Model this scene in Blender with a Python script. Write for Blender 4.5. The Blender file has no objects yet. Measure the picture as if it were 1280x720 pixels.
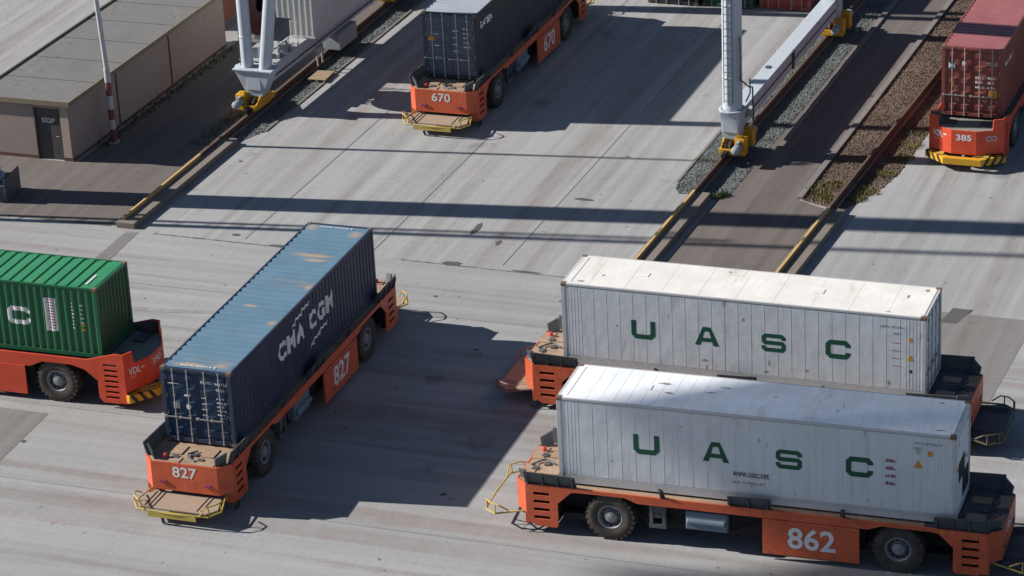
import bpy, bmesh, math, random
from mathutils import Vector, Matrix
R = math.radians
random.seed(7)
S = bpy.context.scene
COL = S.collection

# ------------------------------------------------------------------ camera
f_px, pitch, roll, H = 3716.97, R(23.74023), R(-2.95528), 43.9136
fwd = Vector((0, math.cos(pitch), -math.sin(pitch)))
right0 = Vector((1, 0, 0)); up0 = right0.cross(fwd)
rgt = math.cos(roll) * right0 + math.sin(roll) * up0
upv = -math.sin(roll) * right0 + math.cos(roll) * up0
cam_d = bpy.data.cameras.new('camera'); cam = bpy.data.objects.new('camera', cam_d); COL.objects.link(cam)
M = Matrix((rgt, upv, -fwd)).transposed().to_4x4(); M.translation = Vector((0, 0, H))
cam.matrix_world = M
cam_d.sensor_width = 36; cam_d.lens = 36 * f_px / 1280; cam_d.clip_start = 1; cam_d.clip_end = 3000
S.camera = cam

# ------------------------------------------------------------------ light
SUN_EL, SHADOW_AZ = 30.0, -12.7
w = bpy.data.worlds.new("World"); S.world = w; w.use_nodes = True
nt = w.node_tree; bg = nt.nodes['Background']
sky = nt.nodes.new('ShaderNodeTexSky'); sky.sky_type = 'NISHITA'; sky.sun_disc = False
sky.sun_elevation = R(SUN_EL); sky.sun_rotation = R(90 - (SHADOW_AZ + 180))
sky.air_density = 0.65; sky.dust_density = 0.1; sky.ozone_density = 1.0
nt.links.new(sky.outputs[0], bg.inputs[0]); bg.inputs[1].default_value = 0.058
sd = bpy.data.lights.new('sun', 'SUN'); so = bpy.data.objects.new('sun', sd); COL.objects.link(so)
sd.energy = 5.0; sd.angle = R(0.53); sd.color = (1.0, 0.95, 0.89)
ldir = Vector((math.cos(R(SHADOW_AZ)) * math.cos(R(SUN_EL)), math.sin(R(SHADOW_AZ)) * math.cos(R(SUN_EL)), -math.sin(R(SUN_EL))))
so.rotation_euler = ldir.to_track_quat('-Z', 'Y').to_euler(); so.location = (-60, 100, 60)
S.view_settings.view_transform = 'Standard'; S.view_settings.look = 'None'
S.view_settings.exposure = 0.62; S.view_settings.gamma = 1

# ------------------------------------------------------------------ yard frame: u runs along the crane rails, v to their right
AY = R(68.6); O = Vector((-15.13, 107.78))
UD = Vector((math.cos(AY), math.sin(AY))); VD = Vector((math.sin(AY), -math.cos(AY)))
def W2(u, v): return O + UD * u + VD * v
def W(u, v, z=0): p = W2(u, v); return Vector((p.x, p.y, z))

# ------------------------------------------------------------------ materials
def srgb(r, g, b):
    f = lambda c: ((c / 255) / 12.92 if c / 255 <= .04045 else ((c / 255 + .055) / 1.055) ** 2.4)
    return (f(r), f(g), f(b), 1)
MATS = {}
class N:
    def __init__(s, name):
        s.m = bpy.data.materials.new(name); s.m.use_nodes = True; s.t = s.m.node_tree
        s.b = s.t.nodes['Principled BSDF']; MATS[name] = s.m
    def n(s, typ, **k):
        x = s.t.nodes.new('ShaderNode' + typ)
        for a, v in k.items(): setattr(x, a, v)
        return x
    def l(s, a, b): s.t.links.new(a, b)
    def coord(s, scale=(1, 1, 1), rnd=True, kind='Object'):
        tc = s.n('TexCoord'); mp = s.n('Mapping'); mp.inputs['Scale'].default_value = scale
        s.l(tc.outputs[kind], mp.inputs['Vector'])
        if rnd:
            oi = s.n('ObjectInfo'); mu = s.n('Math', operation='MULTIPLY'); mu.inputs[1].default_value = 57.0
            s.l(oi.outputs['Random'], mu.inputs[0]); cb = s.n('CombineXYZ')
            for i in range(3): s.l(mu.outputs[0], cb.inputs[i])
            s.l(cb.outputs[0], mp.inputs['Location'])
        return mp.outputs[0]
    def noise(s, vec, scale, detail=5, rough=.6, dist=0):
        x = s.n('TexNoise'); x.inputs['Scale'].default_value = scale; x.inputs['Detail'].default_value = detail
        x.inputs['Roughness'].default_value = rough; x.inputs['Distortion'].default_value = dist
        s.l(vec, x.inputs['Vector']); return x.outputs['Fac']
    def ramp(s, fac, stops):
        x = s.n('ValToRGB'); e = x.color_ramp.elements
        while len(e) < len(stops): e.new(.5)
        for i, (p, c) in enumerate(stops):
            e[i].position = p; e[i].color = c if len(c) == 4 else (*c, 1)
        s.l(fac, x.inputs[0]); return x.outputs[0]
    def step(s, fac, a, b, hi=1.0):
        x = s.n('MapRange'); x.inputs[1].default_value = a; x.inputs[2].default_value = b; x.inputs[4].default_value = hi
        s.l(fac, x.inputs[0]); return x.outputs[0]
    def mix(s, fac, a, b, blend='MIX'):
        x = s.n('Mix', data_type='RGBA', blend_type=blend)
        for i, v in ((0, fac), (6, a), (7, b)):
            if hasattr(v, 'default_value') or hasattr(v, 'is_linked'): s.l(v, x.inputs[i])
            else: x.inputs[i].default_value = v
        return x.outputs[2]
    def math(s, op, a, b):
        x = s.n('Math', operation=op)
        for i, v in enumerate((a, b)):
            if isinstance(v, (int, float)): x.inputs[i].default_value = v
            else: s.l(v, x.inputs[i])
        return x.outputs[0]
    def bump(s, h, strength=.3, dist=.02):
        x = s.n('Bump'); x.inputs['Strength'].default_value = strength; x.inputs['Distance'].default_value = dist
        s.l(h, x.inputs['Height']); s.l(x.outputs[0], s.b.inputs['Normal'])
    def out(s, col, rough=.6, metal=0, spec=.4):
        if isinstance(col, tuple): s.b.inputs['Base Color'].default_value = col
        else: s.l(col, s.b.inputs['Base Color'])
        if isinstance(rough, (int, float)): s.b.inputs['Roughness'].default_value = rough
        else: s.l(rough, s.b.inputs['Roughness'])
        s.b.inputs['Metallic'].default_value = metal; s.b.inputs['Specular IOR Level'].default_value = spec
        return s.m

def paint(name, col, dirt=(.12, .09, .065, 1), amount=.5, rough=.5, scale=1.2, rust=0.0, stretch=(1, 1, 1), vary=.12, spec=.35):
    m = N(name); v = m.coord(stretch)
    n1 = m.noise(v, scale, 6, .65); n2 = m.noise(v, scale * 7, 6, .7); n3 = m.noise(v, scale * 30, 3, .6)
    c = m.mix(m.step(n1, .35, .7), tuple([x * (1 - vary) for x in col[:3]] + [1]), tuple([min(1, x * (1 + vary)) for x in col[:3]] + [1]))
    c = m.mix(m.math('MULTIPLY', m.step(n1, .45, .72), m.step(n2, .38, .7, amount)), c, dirt)
    if rust: c = m.mix(m.math('MULTIPLY', m.step(n2, .62 - .12 * rust, .72 - .1 * rust), m.step(n3, .4, .6, .9)), c, (.16, .06, .025, 1))
    m.bump(n3, .15, .01)
    return m.out(c, m.step(n2, .2, .8, 1) if False else rough, 0, spec)

orange = paint('orange_paint', (.60, .115, .048, 1), dirt=(.17, .075, .05, 1), amount=.9, vary=.22, rust=.5, rough=.5, scale=1.6)
redorange = paint('red_orange_paint', (.62, .078, .034, 1), dirt=(.28, .06, .04, 1), amount=.6, vary=.18, rough=.42)
deckm = paint('dusty_deck', (.36, .25, .17, 1), dirt=(.10, .07, .05, 1), amount=.9, rough=.9, scale=1.6, vary=.3, rust=.3)
deckdark = paint('dark_deck', (.075, .08, .09, 1), dirt=(.02, .02, .02, 1), amount=.8, rough=.6, scale=2, vary=.4)
greydeck = paint('grey_green_deck', (.22, .23, .2, 1), dirt=(.08, .07, .06, 1), amount=.7, rough=.8)
vane = paint('dark_vane_steel', (.075, .085, .095, 1), dirt=(.17, .13, .09, 1), amount=.8, rough=.6)
black = paint('under_chassis_black', (.012, .012, .014, 1), dirt=(.05, .04, .03, 1), amount=.6, rough=.8)
rubber = paint('rubber', (.055, .047, .040, 1), dirt=(.16, .13, .105, 1), amount=.8, rough=.95, scale=3)
rimdark = paint('rim_dark', (.03, .032, .036, 1), amount=.6, scale=4)
rimm = paint('rim_grey', (.24, .25, .26, 1), dirt=(.06, .05, .04, 1), amount=.9, rough=.6, scale=4)
tankm = paint('tank_blue_grey', (.13, .17, .22, 1), amount=.4, rough=.45)
yellow = paint('bumper_yellow', (.50, .36, .08, 1), dirt=(.22, .17, .10, 1), amount=.7, rough=.6, scale=3, rust=.3)
yellowbright = paint('bogie_yellow', (.62, .33, .02, 1), dirt=(.10, .06, .03, 1), amount=.7, rough=.5, scale=2.5)
platem = paint('bumper_plate_brown', (.34, .26, .19, 1), dirt=(.14, .09, .06, 1), amount=.8, rough=.85, scale=2)
blackstripe = paint('stripe_black', (.02, .02, .02, 1), amount=.3)
whitetext = paint('white_lettering', (.72, .72, .70, 1), amount=.35, dirt=(.35, .3, .26, 1), scale=3)
uascgreen = paint('green_lettering', (.006, .075, .042, 1), amount=.1)
darktext = paint('dark_lettering', (.06, .065, .075, 1), amount=.1)
maroontext = paint('maroon_lettering', (.25, .05, .10, 1), amount=.1)
amber = paint('amber_sticker', (.55, .25, .02, 1), amount=.4)
steel = paint('galvanised_steel', (.42, .43, .43, 1), amount=.5, rough=.45, scale=4)
rodm = paint('lock_rod_steel', (.34, .32, .30, 1), dirt=(.2, .12, .08, 1), amount=.8, rough=.5, scale=5)
casting = paint('corner_casting', (.16, .11, .08, 1), dirt=(.25, .10, .04, 1), amount=.9, rough=.8, scale=5)
cranew = paint('crane_pale_grey_paint', (.48, .53, .58, 1), dirt=(.30, .27, .25, 1), amount=.5, rough=.4, scale=.8, vary=.06)
motor = paint('motor_grey', (.36, .40, .42, 1), dirt=(.1, .1, .09, 1), amount=.7, rough=.5, scale=5)
reelred = paint('reel_dark_red', (.12, .03, .03, 1), amount=.6, scale=3)
cabin = paint('cabinet_slate', (.13, .15, .17, 1), amount=.3)
redband = paint('pole_red', (.22, .06, .07, 1), amount=.3)
polew = paint('pole_white', (.48, .49, .50, 1), amount=.4, scale=2)
wallm = paint('rendered_wall', (.31, .25, .225, 1), dirt=(.17, .13, .115, 1), amount=.9, rough=.9, scale=.7, vary=.1)
pillarm = paint('wall_trim', (.42, .34, .28, 1), amount=.4, rough=.9)
doorm = paint('slate_door', (.075, .068, .066, 1), amount=.3, rough=.6)
plinthm = paint('brown_plinth', (.12, .07, .05, 1), amount=.4, rough=.9)
ochre = paint('roof_edge_ochre', (.22, .185, .125, 1), dirt=(.08, .07, .04, 1), amount=.8, rough=.9)
roofm = paint('roof_felt', (.17, .165, .16, 1), dirt=(.065, .064, .063, 1), amount=1.0, rough=.95, scale=.5, vary=.18)
brick = paint('brick_red', (.32, .14, .09, 1), amount=.4, rough=.9)
plinthc = paint('rail_plinth_concrete', (.20, .175, .15, 1), dirt=(.08, .06, .045, 1), amount=.9, rough=.95, scale=1.5)
kerbc = paint('kerb_concrete', (.19, .178, .165, 1), dirt=(.12, .1, .08, 1), amount=.8, rough=.95, scale=1.5)
railrust = paint('rail_rust', (.12, .075, .055, 1), dirt=(.06, .04, .03, 1), amount=.8, rough=.7, scale=2)
railyel = paint('rail_yellow', (.58, .38, .15, 1), dirt=(.24, .15, .09, 1), amount=1.0, rough=.7, scale=2)
shoe = paint('red_beacon', (.6, .05, .05, 1), amount=.1)
glassm = N('lamp_lens'); glassm.out((.25, .05, .12, 1), .15)

def container_paint(name, col, dirt, amount=.5, rust=.3, stretch=(1, 1, .35), rough=.45, vary=.12):
    return paint(name, col, dirt=dirt, amount=amount, rust=rust, stretch=stretch, rough=rough, vary=vary, scale=1.3)
def roof_paint(name, col, dirt, rustc, rust_amt=.5, rough=.5, stains=()):
    m = N(name); v = m.coord((1, 1, 1)); vs = m.coord((2.2, .5, 1)); vt = m.coord((.8, .12, 1))
    a = m.noise(v, .9, 6, .65); b = m.noise(vs, 3.5, 6, .7); c3 = m.noise(vt, 1.6, 5, .6); d = m.noise(v, 22, 4, .6)
    c = m.mix(m.step(a, .35, .65), tuple([x * .9 for x in col[:3]] + [1]), tuple([min(1, x * 1.08) for x in col[:3]] + [1]))
    c = m.mix(m.math('MULTIPLY', m.step(b, .45, .75), m.step(a, .3, .7, .7)), c, dirt)
    c = m.mix(m.math('MULTIPLY', m.step(c3, .60, .72), m.step(b, .4, .6, rust_amt)), c, rustc)
    c = m.mix(m.math('MULTIPLY', m.step(d, .62, .72), m.step(a, .45, .6, .5)), c, (.12, .07, .05, 1))
    if stains:
        raw = m.coord(rnd=False); wob = m.noise(m.coord((5, .8, 1)), 2.0, 5, .65)
        for x, y, lx, ly in stains:
            s1 = m.n('VectorMath', operation='SUBTRACT'); m.l(raw, s1.inputs[0]); s1.inputs[1].default_value = (x, y, 0)
            s2 = m.n('VectorMath', operation='MULTIPLY'); m.l(s1.outputs[0], s2.inputs[0]); s2.inputs[1].default_value = (2 / lx, 2 / ly, 0)
            ln = m.n('VectorMath', operation='LENGTH'); m.l(s2.outputs[0], ln.inputs[0])
            k = m.math('ADD', ln.outputs['Value'], m.math('MULTIPLY', wob, 1.6))
            c = m.mix(m.step(k, 1.75, 1.0, .85), c, (.40, .29, .19, 1))
    m.bump(d, .1, .01)
    return m.out(c, rough, 0, .35)
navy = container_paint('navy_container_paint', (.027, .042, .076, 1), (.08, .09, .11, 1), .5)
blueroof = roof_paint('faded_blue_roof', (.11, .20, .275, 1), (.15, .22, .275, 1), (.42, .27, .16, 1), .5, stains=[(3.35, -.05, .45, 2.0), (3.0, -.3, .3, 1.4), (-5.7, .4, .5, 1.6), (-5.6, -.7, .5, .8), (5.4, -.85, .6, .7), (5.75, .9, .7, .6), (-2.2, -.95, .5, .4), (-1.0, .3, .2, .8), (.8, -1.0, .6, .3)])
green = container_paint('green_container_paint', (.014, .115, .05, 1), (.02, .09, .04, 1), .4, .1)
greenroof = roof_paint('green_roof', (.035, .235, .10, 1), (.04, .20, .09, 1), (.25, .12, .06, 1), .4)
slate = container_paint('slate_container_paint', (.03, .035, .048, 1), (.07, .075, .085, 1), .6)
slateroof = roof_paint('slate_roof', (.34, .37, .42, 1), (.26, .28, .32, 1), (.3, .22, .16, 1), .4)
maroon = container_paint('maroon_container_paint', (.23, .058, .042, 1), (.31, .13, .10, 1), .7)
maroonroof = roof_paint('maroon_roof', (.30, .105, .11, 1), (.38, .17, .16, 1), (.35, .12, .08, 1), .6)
reefer = container_paint('white_reefer_paint', (.55, .58, .60, 1), (.43, .43, .42, 1), .5, .06, (1, 1, .6), .4, .05)
def reefer_side(name, col):
    m = N(name); v = m.coord((1, 1, 1)); vz = m.coord((1, 1, .09)); a = m.noise(v, .8, 6, .65); b = m.noise(vz, 5.5, 5, .65); d = m.noise(v, 13, 5, .7); e = m.noise(m.coord((1, 1, .3)), 2.3, 3, .5)
    c = m.mix(m.step(a, .35, .65), tuple([x * .93 for x in col[:3]] + [1]), col)
    c = m.mix(m.math('MULTIPLY', m.step(b, .52, .75), m.step(a, .35, .65, .55)), c, (.30, .27, .22, 1))
    c = m.mix(m.math('MULTIPLY', m.step(d, .63, .70), m.step(e, .52, .62, .8)), c, (.16, .13, .11, 1))
    c = m.mix(m.math('MULTIPLY', m.step(e, .66, .70), m.step(b, .45, .6, .6)), c, (.24, .17, .11, 1))
    m.bump(m.noise(v, 1.6, 2, .5), .35, .05); return m.out(c, .42, 0, .35)
reefer = reefer_side('white_reefer_side', (.60, .63, .65, 1))
reeferend = container_paint('white_reefer_end_paint', (.66, .71, .76, 1), (.28, .31, .36, 1), .9, .5, (1, 1, .6), .5, .12)
reeferroof = roof_paint('white_reefer_roof', (.76, .74, .69, 1), (.60, .57, .51, 1), (.45, .37, .27, 1), .7)
reeferroof2 = roof_paint('cool_white_reefer_roof', (.84, .87, .89, 1), (.66, .68, .68, 1), (.45, .38, .28, 1), .7)
trimw = paint('reefer_rail_paint', (.50, .51, .51, 1), dirt=(.28, .22, .16, 1), amount=.8, rough=.5, scale=2, rust=.25)

def ground_mat(name, c1, c2, streak, streak_amt, blot, along='x', bumpd=.02, tyre=.35):
    m = N(name); v = m.coord(rnd=False)
    vs = m.coord((.035, 1, 1) if along == 'x' else (1, .035, 1), rnd=False)
    vm = m.coord((.12, 1, 1) if along == 'x' else (1, .12, 1), rnd=False)
    big = m.noise(v, .09, 4, .6); mid = m.noise(v, .7, 6, .65); fine = m.noise(v, 9, 6, .75); grain = m.noise(v, 45, 3, .7)
    s1 = m.noise(vs, .9, 4, .55); s2 = m.noise(vm, 3.2, 5, .6)
    c = m.mix(m.step(big, .3, .7), c1, c2)
    c = m.mix(m.math('MULTIPLY', m.step(s1, .50, .62), m.step(mid, .1, .6, streak_amt)), c, streak)
    c = m.mix(m.math('MULTIPLY', m.step(s2, .52, .70), m.step(s1, .35, .6, tyre)), c, tuple([x * .62 for x in streak[:3]] + [1]))
    c = m.mix(m.math('MULTIPLY', m.step(mid, .5, .75), m.step(fine, .35, .65, .35)), c, blot)
    vc = m.n('TexVoronoi', feature='DISTANCE_TO_EDGE'); vc.inputs['Scale'].default_value = .16
    wv = m.n('VectorMath', operation='ADD'); nz = m.n('TexNoise'); nz.inputs['Scale'].default_value = .8; nz.inputs['Detail'].default_value = 5
    m.l(v, nz.inputs['Vector']); m.l(v, wv.inputs[0]); m.l(nz.outputs['Color'], wv.inputs[1]); m.l(wv.outputs[0], vc.inputs['Vector'])
    crack = m.step(vc.outputs[0], .004, .0, 1)
    c = m.mix(m.math('MULTIPLY', crack, m.step(mid, .5, .66, .22)), c, tuple([x * .55 for x in blot[:3]] + [1]))
    ov = m.noise(m.coord((1, 1, 1), rnd=False), .33, 3, .5)
    c = m.mix(m.math('MULTIPLY', m.step(ov, .68, .72), m.step(fine, .3, .55, .6)), c, tuple([x * .6 for x in blot[:3]] + [1]))
    band = m.noise(m.coord((.02, 1, 1) if along == 'x' else (1, .02, 1), rnd=False), 1.7, 3, .5)
    c = m.mix(.55 if along == 'x' else .4, c, m.mix(m.step(band, .34, .66), (.40, .39, .385, 1), (.60, .60, .605, 1)), 'OVERLAY')
    brush = m.noise(m.coord((2.2, .18, 1) if along == 'x' else (.18, 2.2, 1), rnd=False), 2.4, 5, .65)
    c = m.mix(.2, c, m.mix(m.step(brush, .32, .68), (.40, .40, .41, 1), (.60, .60, .59, 1)), 'OVERLAY')
    spots = m.noise(m.coord((1, 1, 1), rnd=False), 3.1, 2, .4)
    c = m.mix(m.step(spots, .725, .76, .7), c, tuple([x * .4 for x in blot[:3]] + [1]))
    c = m.mix(.5, c, m.mix(m.step(grain, .25, .75), (.35, .35, .35, 1), (.65, .65, .65, 1)), 'OVERLAY')
    c = m.mix(.35, c, m.mix(m.step(fine, .3, .7), (.38, .38, .38, 1), (.62, .62, .62, 1)), 'OVERLAY')
    m.bump(fine, .35, bumpd)
    return m.out(c, .88, 0, .3)
yard_u = ground_mat('yard_concrete_long', (.280, .284, .282, 1), (.325, .331, .330, 1), (.25, .217, .207, 1), .65, (.225, .226, .23, 1), 'x')
yard_v = ground_mat('yard_concrete_cross', (.280, .284, .282, 1), (.325, .331, .330, 1), (.215, .178, .167, 1), .62, (.235, .234, .236, 1), 'y', tyre=.2)
asph = ground_mat('brown_asphalt', (.125, .108, .10, 1), (.15, .132, .122, 1), (.10, .085, .075, 1), .4, (.08, .072, .065, 1), 'x')
asphg = ground_mat('grey_asphalt', (.18, .172, .165, 1), (.205, .197, .19, 1), (.155, .145, .135, 1), .4, (.14, .135, .13, 1), 'x')
patchm = ground_mat('patch_asphalt', (.085, .082, .08, 1), (.10, .098, .095, 1), (.12, .11, .1, 1), .3, (.1, .1, .1, 1), 'x')

joint_m = ground_mat('joint_filler', (.235, .233, .23, 1), (.275, .275, .272, 1), (.22, .21, .20, 1), .4, (.16, .155, .15, 1), 'x')
tyre_m = ground_mat('tyre_rubber_mark', (.245, .24, .243, 1), (.30, .30, .305, 1), (.22, .2, .19, 1), .6, (.2, .198, .196, 1), 'x')
def gravel_mat(name, cols, sc=16):
    m = N(name); v = m.coord(rnd=False); vo = m.n('TexVoronoi'); vo.inputs['Scale'].default_value = sc; m.l(v, vo.inputs['Vector'])
    sp = m.n('SeparateColor'); m.l(vo.outputs['Color'], sp.inputs[0])
    c = m.ramp(sp.outputs[0], [(i / (len(cols) - 1), k) for i, k in enumerate(cols)])
    b = m.noise(v, .8, 5, .6); c = m.mix(m.step(b, .4, .7, .5), c, tuple([x * .55 for x in cols[0][:3]] + [1]))
    m.bump(vo.outputs['Distance'], .9, .05); return m.out(c, .95, 0, .2)
ballast = gravel_mat('grey_green_ballast', [(.11, .125, .12, 1), (.17, .19, .185, 1), (.24, .265, .255, 1)], 24)
oldbed = gravel_mat('brown_track_bed', [(.08, .055, .042, 1), (.15, .108, .082, 1), (.26, .20, .155, 1)], 22)
grassm = paint('dry_grass', (.16, .15, .04, 1), dirt=(.09, .06, .03, 1), amount=.8, rough=.9)
mossm = paint('moss_green', (.06, .08, .025, 1), amount=.6, rough=.95)

# ------------------------------------------------------------------ mesh builder
class MB:
    def __init__(s): s.v = []; s.f = []; s.T = None
    def _add(s, vs, fs):
        b = len(s.v)
        for p in vs:
            p = Vector(p)
            if s.T is not None: p = s.T @ p
            s.v.append(p)
        flip = s.T is not None and s.T.determinant() < 0
        for q in fs: s.f.append([b + i for i in (reversed(q) if flip else q)])
        return s
    def box(s, x0, x1, y0, y1, z0, z1):
        if x0 > x1: x0, x1 = x1, x0
        if y0 > y1: y0, y1 = y1, y0
        if z0 > z1: z0, z1 = z1, z0
        return s._add([(x0, y0, z0), (x1, y0, z0), (x1, y1, z0), (x0, y1, z0), (x0, y0, z1), (x1, y0, z1), (x1, y1, z1), (x0, y1, z1)],
                      [(3, 2, 1, 0), (4, 5, 6, 7), (0, 1, 5, 4), (1, 2, 6, 5), (2, 3, 7, 6), (3, 0, 4, 7)])
    def prism(s, poly, a, b, axis='y'):
        # poly in (x,z) for axis y, (x,y) for axis z, (y,z) for axis x
        ar = sum(poly[i][0] * poly[(i + 1) % len(poly)][1] - poly[(i + 1) % len(poly)][0] * poly[i][1] for i in range(len(poly)))
        if ar < 0: poly = poly[::-1]
        n = len(poly)
        def P(p, t): return (p[0], t, p[1]) if axis == 'y' else (p[0], p[1], t) if axis == 'z' else (t, p[0], p[1])
        if a > b: a, b = b, a
        vs = [P(p, a) for p in poly] + [P(p, b) for p in poly]
        fs = [list(range(n))[::-1], list(range(n, 2 * n))] + [(i, (i + 1) % n, n + (i + 1) % n, n + i) for i in range(n)]
        if axis == 'y': fs = [list(q)[::-1] for q in fs]
        return s._add(vs, fs)
    def tube(s, pts, r, seg=8, closed=False, r2=None):
        pts = [Vector(p) for p in pts]; n = len(pts); rings = []
        for i, p in enumerate(pts):
            if closed: d = (pts[(i + 1) % n] - pts[i - 1]).normalized()
            elif i == 0: d = (pts[1] - p).normalized()
            elif i == n - 1: d = (p - pts[-2]).normalized()
            else: d = ((pts[i + 1] - p).normalized() + (p - pts[i - 1]).normalized()).normalized()
            a = Vector((0, 0, 1)) if abs(d.z) < .9 else Vector((1, 0, 0))
            x = d.cross(a).normalized(); y = d.cross(x).normalized()
            rr = r if r2 is None else r + (r2 - r) * i / max(1, n - 1)
            rings.append([p + rr * (math.cos(2 * math.pi * k / seg) * x + math.sin(2 * math.pi * k / seg) * y) for k in range(seg)])
        vs = [q for g in rings for q in g]; fs = []
        for i in range(n if closed else n - 1):
            j = (i + 1) % n
            for k in range(seg): fs.append((i * seg + k, i * seg + (k + 1) % seg, j * seg + (k + 1) % seg, j * seg + k))
        if not closed: fs += [list(range(seg))[::-1], [(n - 1) * seg + k for k in range(seg)]]
        return s._add(vs, fs)
    def lathe(s, prof, c, axis='y', seg=28):
        # prof: list of (radius, offset)
        vs = []; fs = []; n = len(prof); c = Vector(c)
        for i in range(seg):
            a = 2 * math.pi * i / seg
            for r_, o in prof:
                q = (r_ * math.cos(a), o, r_ * math.sin(a)) if axis == 'y' else (o, r_ * math.cos(a), r_ * math.sin(a)) if axis == 'x' else (r_ * math.cos(a), r_ * math.sin(a), o)
                vs.append(c + Vector(q))
        for i in range(seg):
            j = (i + 1) % seg
            for k in range(n - 1): fs.append((i * n + k, j * n + k, j * n + k + 1, i * n + k + 1))
        return s._add(vs, fs)
    def build(s, name, mat, parent=None, smooth=False, bevel=0):
        me = bpy.data.meshes.new(name); me.from_pydata([tuple(p) for p in s.v], [], s.f); me.materials.append(mat)
        bm = bmesh.new(); bm.from_mesh(me); bmesh.ops.recalc_face_normals(bm, faces=bm.faces); bm.to_mesh(me); bm.free()
        if smooth:
            for p in me.polygons: p.use_smooth = True
            try: me.set_sharp_from_angle(angle=R(35))
            except Exception: pass
        o = bpy.data.objects.new(name, me); COL.objects.link(o)
        if parent: o.parent = parent
        if bevel:
            b = o.modifiers.new('bevel', 'BEVEL'); b.width = bevel; b.segments = 2; b.limit_method = 'ANGLE'; b.angle_limit = R(40)
        return o
def rot(o, ang): o.rotation_euler = (0, 0, ang); return o
def thing(name, label, cat, loc=(0, 0, 0), rz=0, group=None):
    o = bpy.data.objects.new(name, None); COL.objects.link(o); o.location = loc; o.rotation_euler = (0, 0, rz)
    o.empty_display_size = .5
    return tag(o, label, cat, group)
def tag(o, label, cat, group=None):
    o['label'] = label; o['category'] = cat
    if group: o['group'] = group
    return o
def structure(o): o['kind'] = 'structure'; return o
def children(o): return [c for c in bpy.data.objects if c.parent == o]
def copy_tree(o, parent=None):
    c = o.copy(); COL.objects.link(c)
    if parent is not None: c.parent = parent
    for ch in children(o): copy_tree(ch, c)
    return c

# lettering ---------------------------------------------------------
_tc = {}
def text_mesh(body, height, bold=.0, width=None, spacing=1.0, shear=0):
    cu = bpy.data.curves.new('t', 'FONT'); cu.body = body; cu.size = 1; cu.offset = bold; cu.resolution_u = 3
    cu.space_character = spacing; cu.shear = shear
    o = bpy.data.objects.new('t', cu); COL.objects.link(o)
    dg = bpy.context.evaluated_depsgraph_get(); dg.update()
    me = bpy.data.meshes.new_from_object(o.evaluated_get(dg)); bpy.data.objects.remove(o)
    xs = [v.co.x for v in me.vertices]; ys = [v.co.y for v in me.vertices]
    x0, x1, y0, y1 = min(xs), max(xs), min(ys), max(ys); k = height / (y1 - y0); kx = (width / (x1 - x0)) if width else k
    vs = [((v.co.x - x0) * kx, (v.co.y - y0) * k) for v in me.vertices]; fs = [list(p.vertices) for p in me.polygons]
    bpy.data.meshes.remove(me); bpy.data.curves.remove(cu)
    return vs, fs
def stroke(path, t):
    n = len(path); L = []; Rr = []
    for i in range(n):
        p = Vector(path[i]); d0 = (p - Vector(path[i - 1])).normalized() if i else None
        d1 = (Vector(path[i + 1]) - p).normalized() if i < n - 1 else None
        d0 = d0 or d1; d1 = d1 or d0
        n0 = Vector((-d0.y, d0.x)); n1 = Vector((-d1.y, d1.x)); m = (n0 + n1).normalized(); k = t / 2 / max(.35, m.dot(n0))
        L.append(tuple(p + m * k)); Rr.append(tuple(p - m * k))
    vs = L + Rr; fs = [(i, i + 1, n + i + 1, n + i) for i in range(n - 1)]
    return vs, fs
def wide_letter(ch, w=.82, h=.66, t=.165):
    a = t / 2; c = .09
    if ch == 'U': return stroke([(a, h), (a, a + c), (a + c, a), (w - a - c, a), (w - a, a + c), (w - a, h)], t)
    if ch == 'C': return stroke([(w - a, h - .24), (w - a, h - a - c), (w - a - c, h - a), (a + c, h - a), (a, h - a - c), (a, a + c), (a + c, a), (w - a - c, a), (w - a, a + c), (w - a, .24)], t)
    if ch == 'S':
        m = h / 2
        return stroke([(w - a, h - .22), (w - a, h - a - .06), (w - a - .06, h - a), (a + .06, h - a), (a, h - a - .06), (a, m + .05), (a + .05, m), (w - a - .05, m), (w - a, m - .05), (w - a, a + .06), (w - a - .06, a), (a + .06, a), (a, a + .06), (a, .22)], t * .86)
    if ch == 'A':
        b = .24; o = t * 1.15
        vs = [(0, 0), (o, 0), (w / 2 - .13 + .05, h - .16), (w / 2 - .13, h), (w / 2 + .13, h), (w / 2 + .13 - .05, h - .16), (w - o, 0), (w, 0),
              (o + .10, .14), (w - o - .10, .14), (o + .10 + .07, .14 + .13), (w - o - .10 - .07, .27)]
        k = (w / 2 - .08 - o) / (h - .16)
        vs[8] = (o + k * .13, .13); vs[9] = (w - o - k * .13, .13); vs[10] = (o + k * .27, .27); vs[11] = (w - o - k * .27, .27)
        return vs, [(0, 1, 2, 3), (3, 2, 5, 4), (4, 5, 6, 7), (8, 9, 11, 10)]
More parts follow.
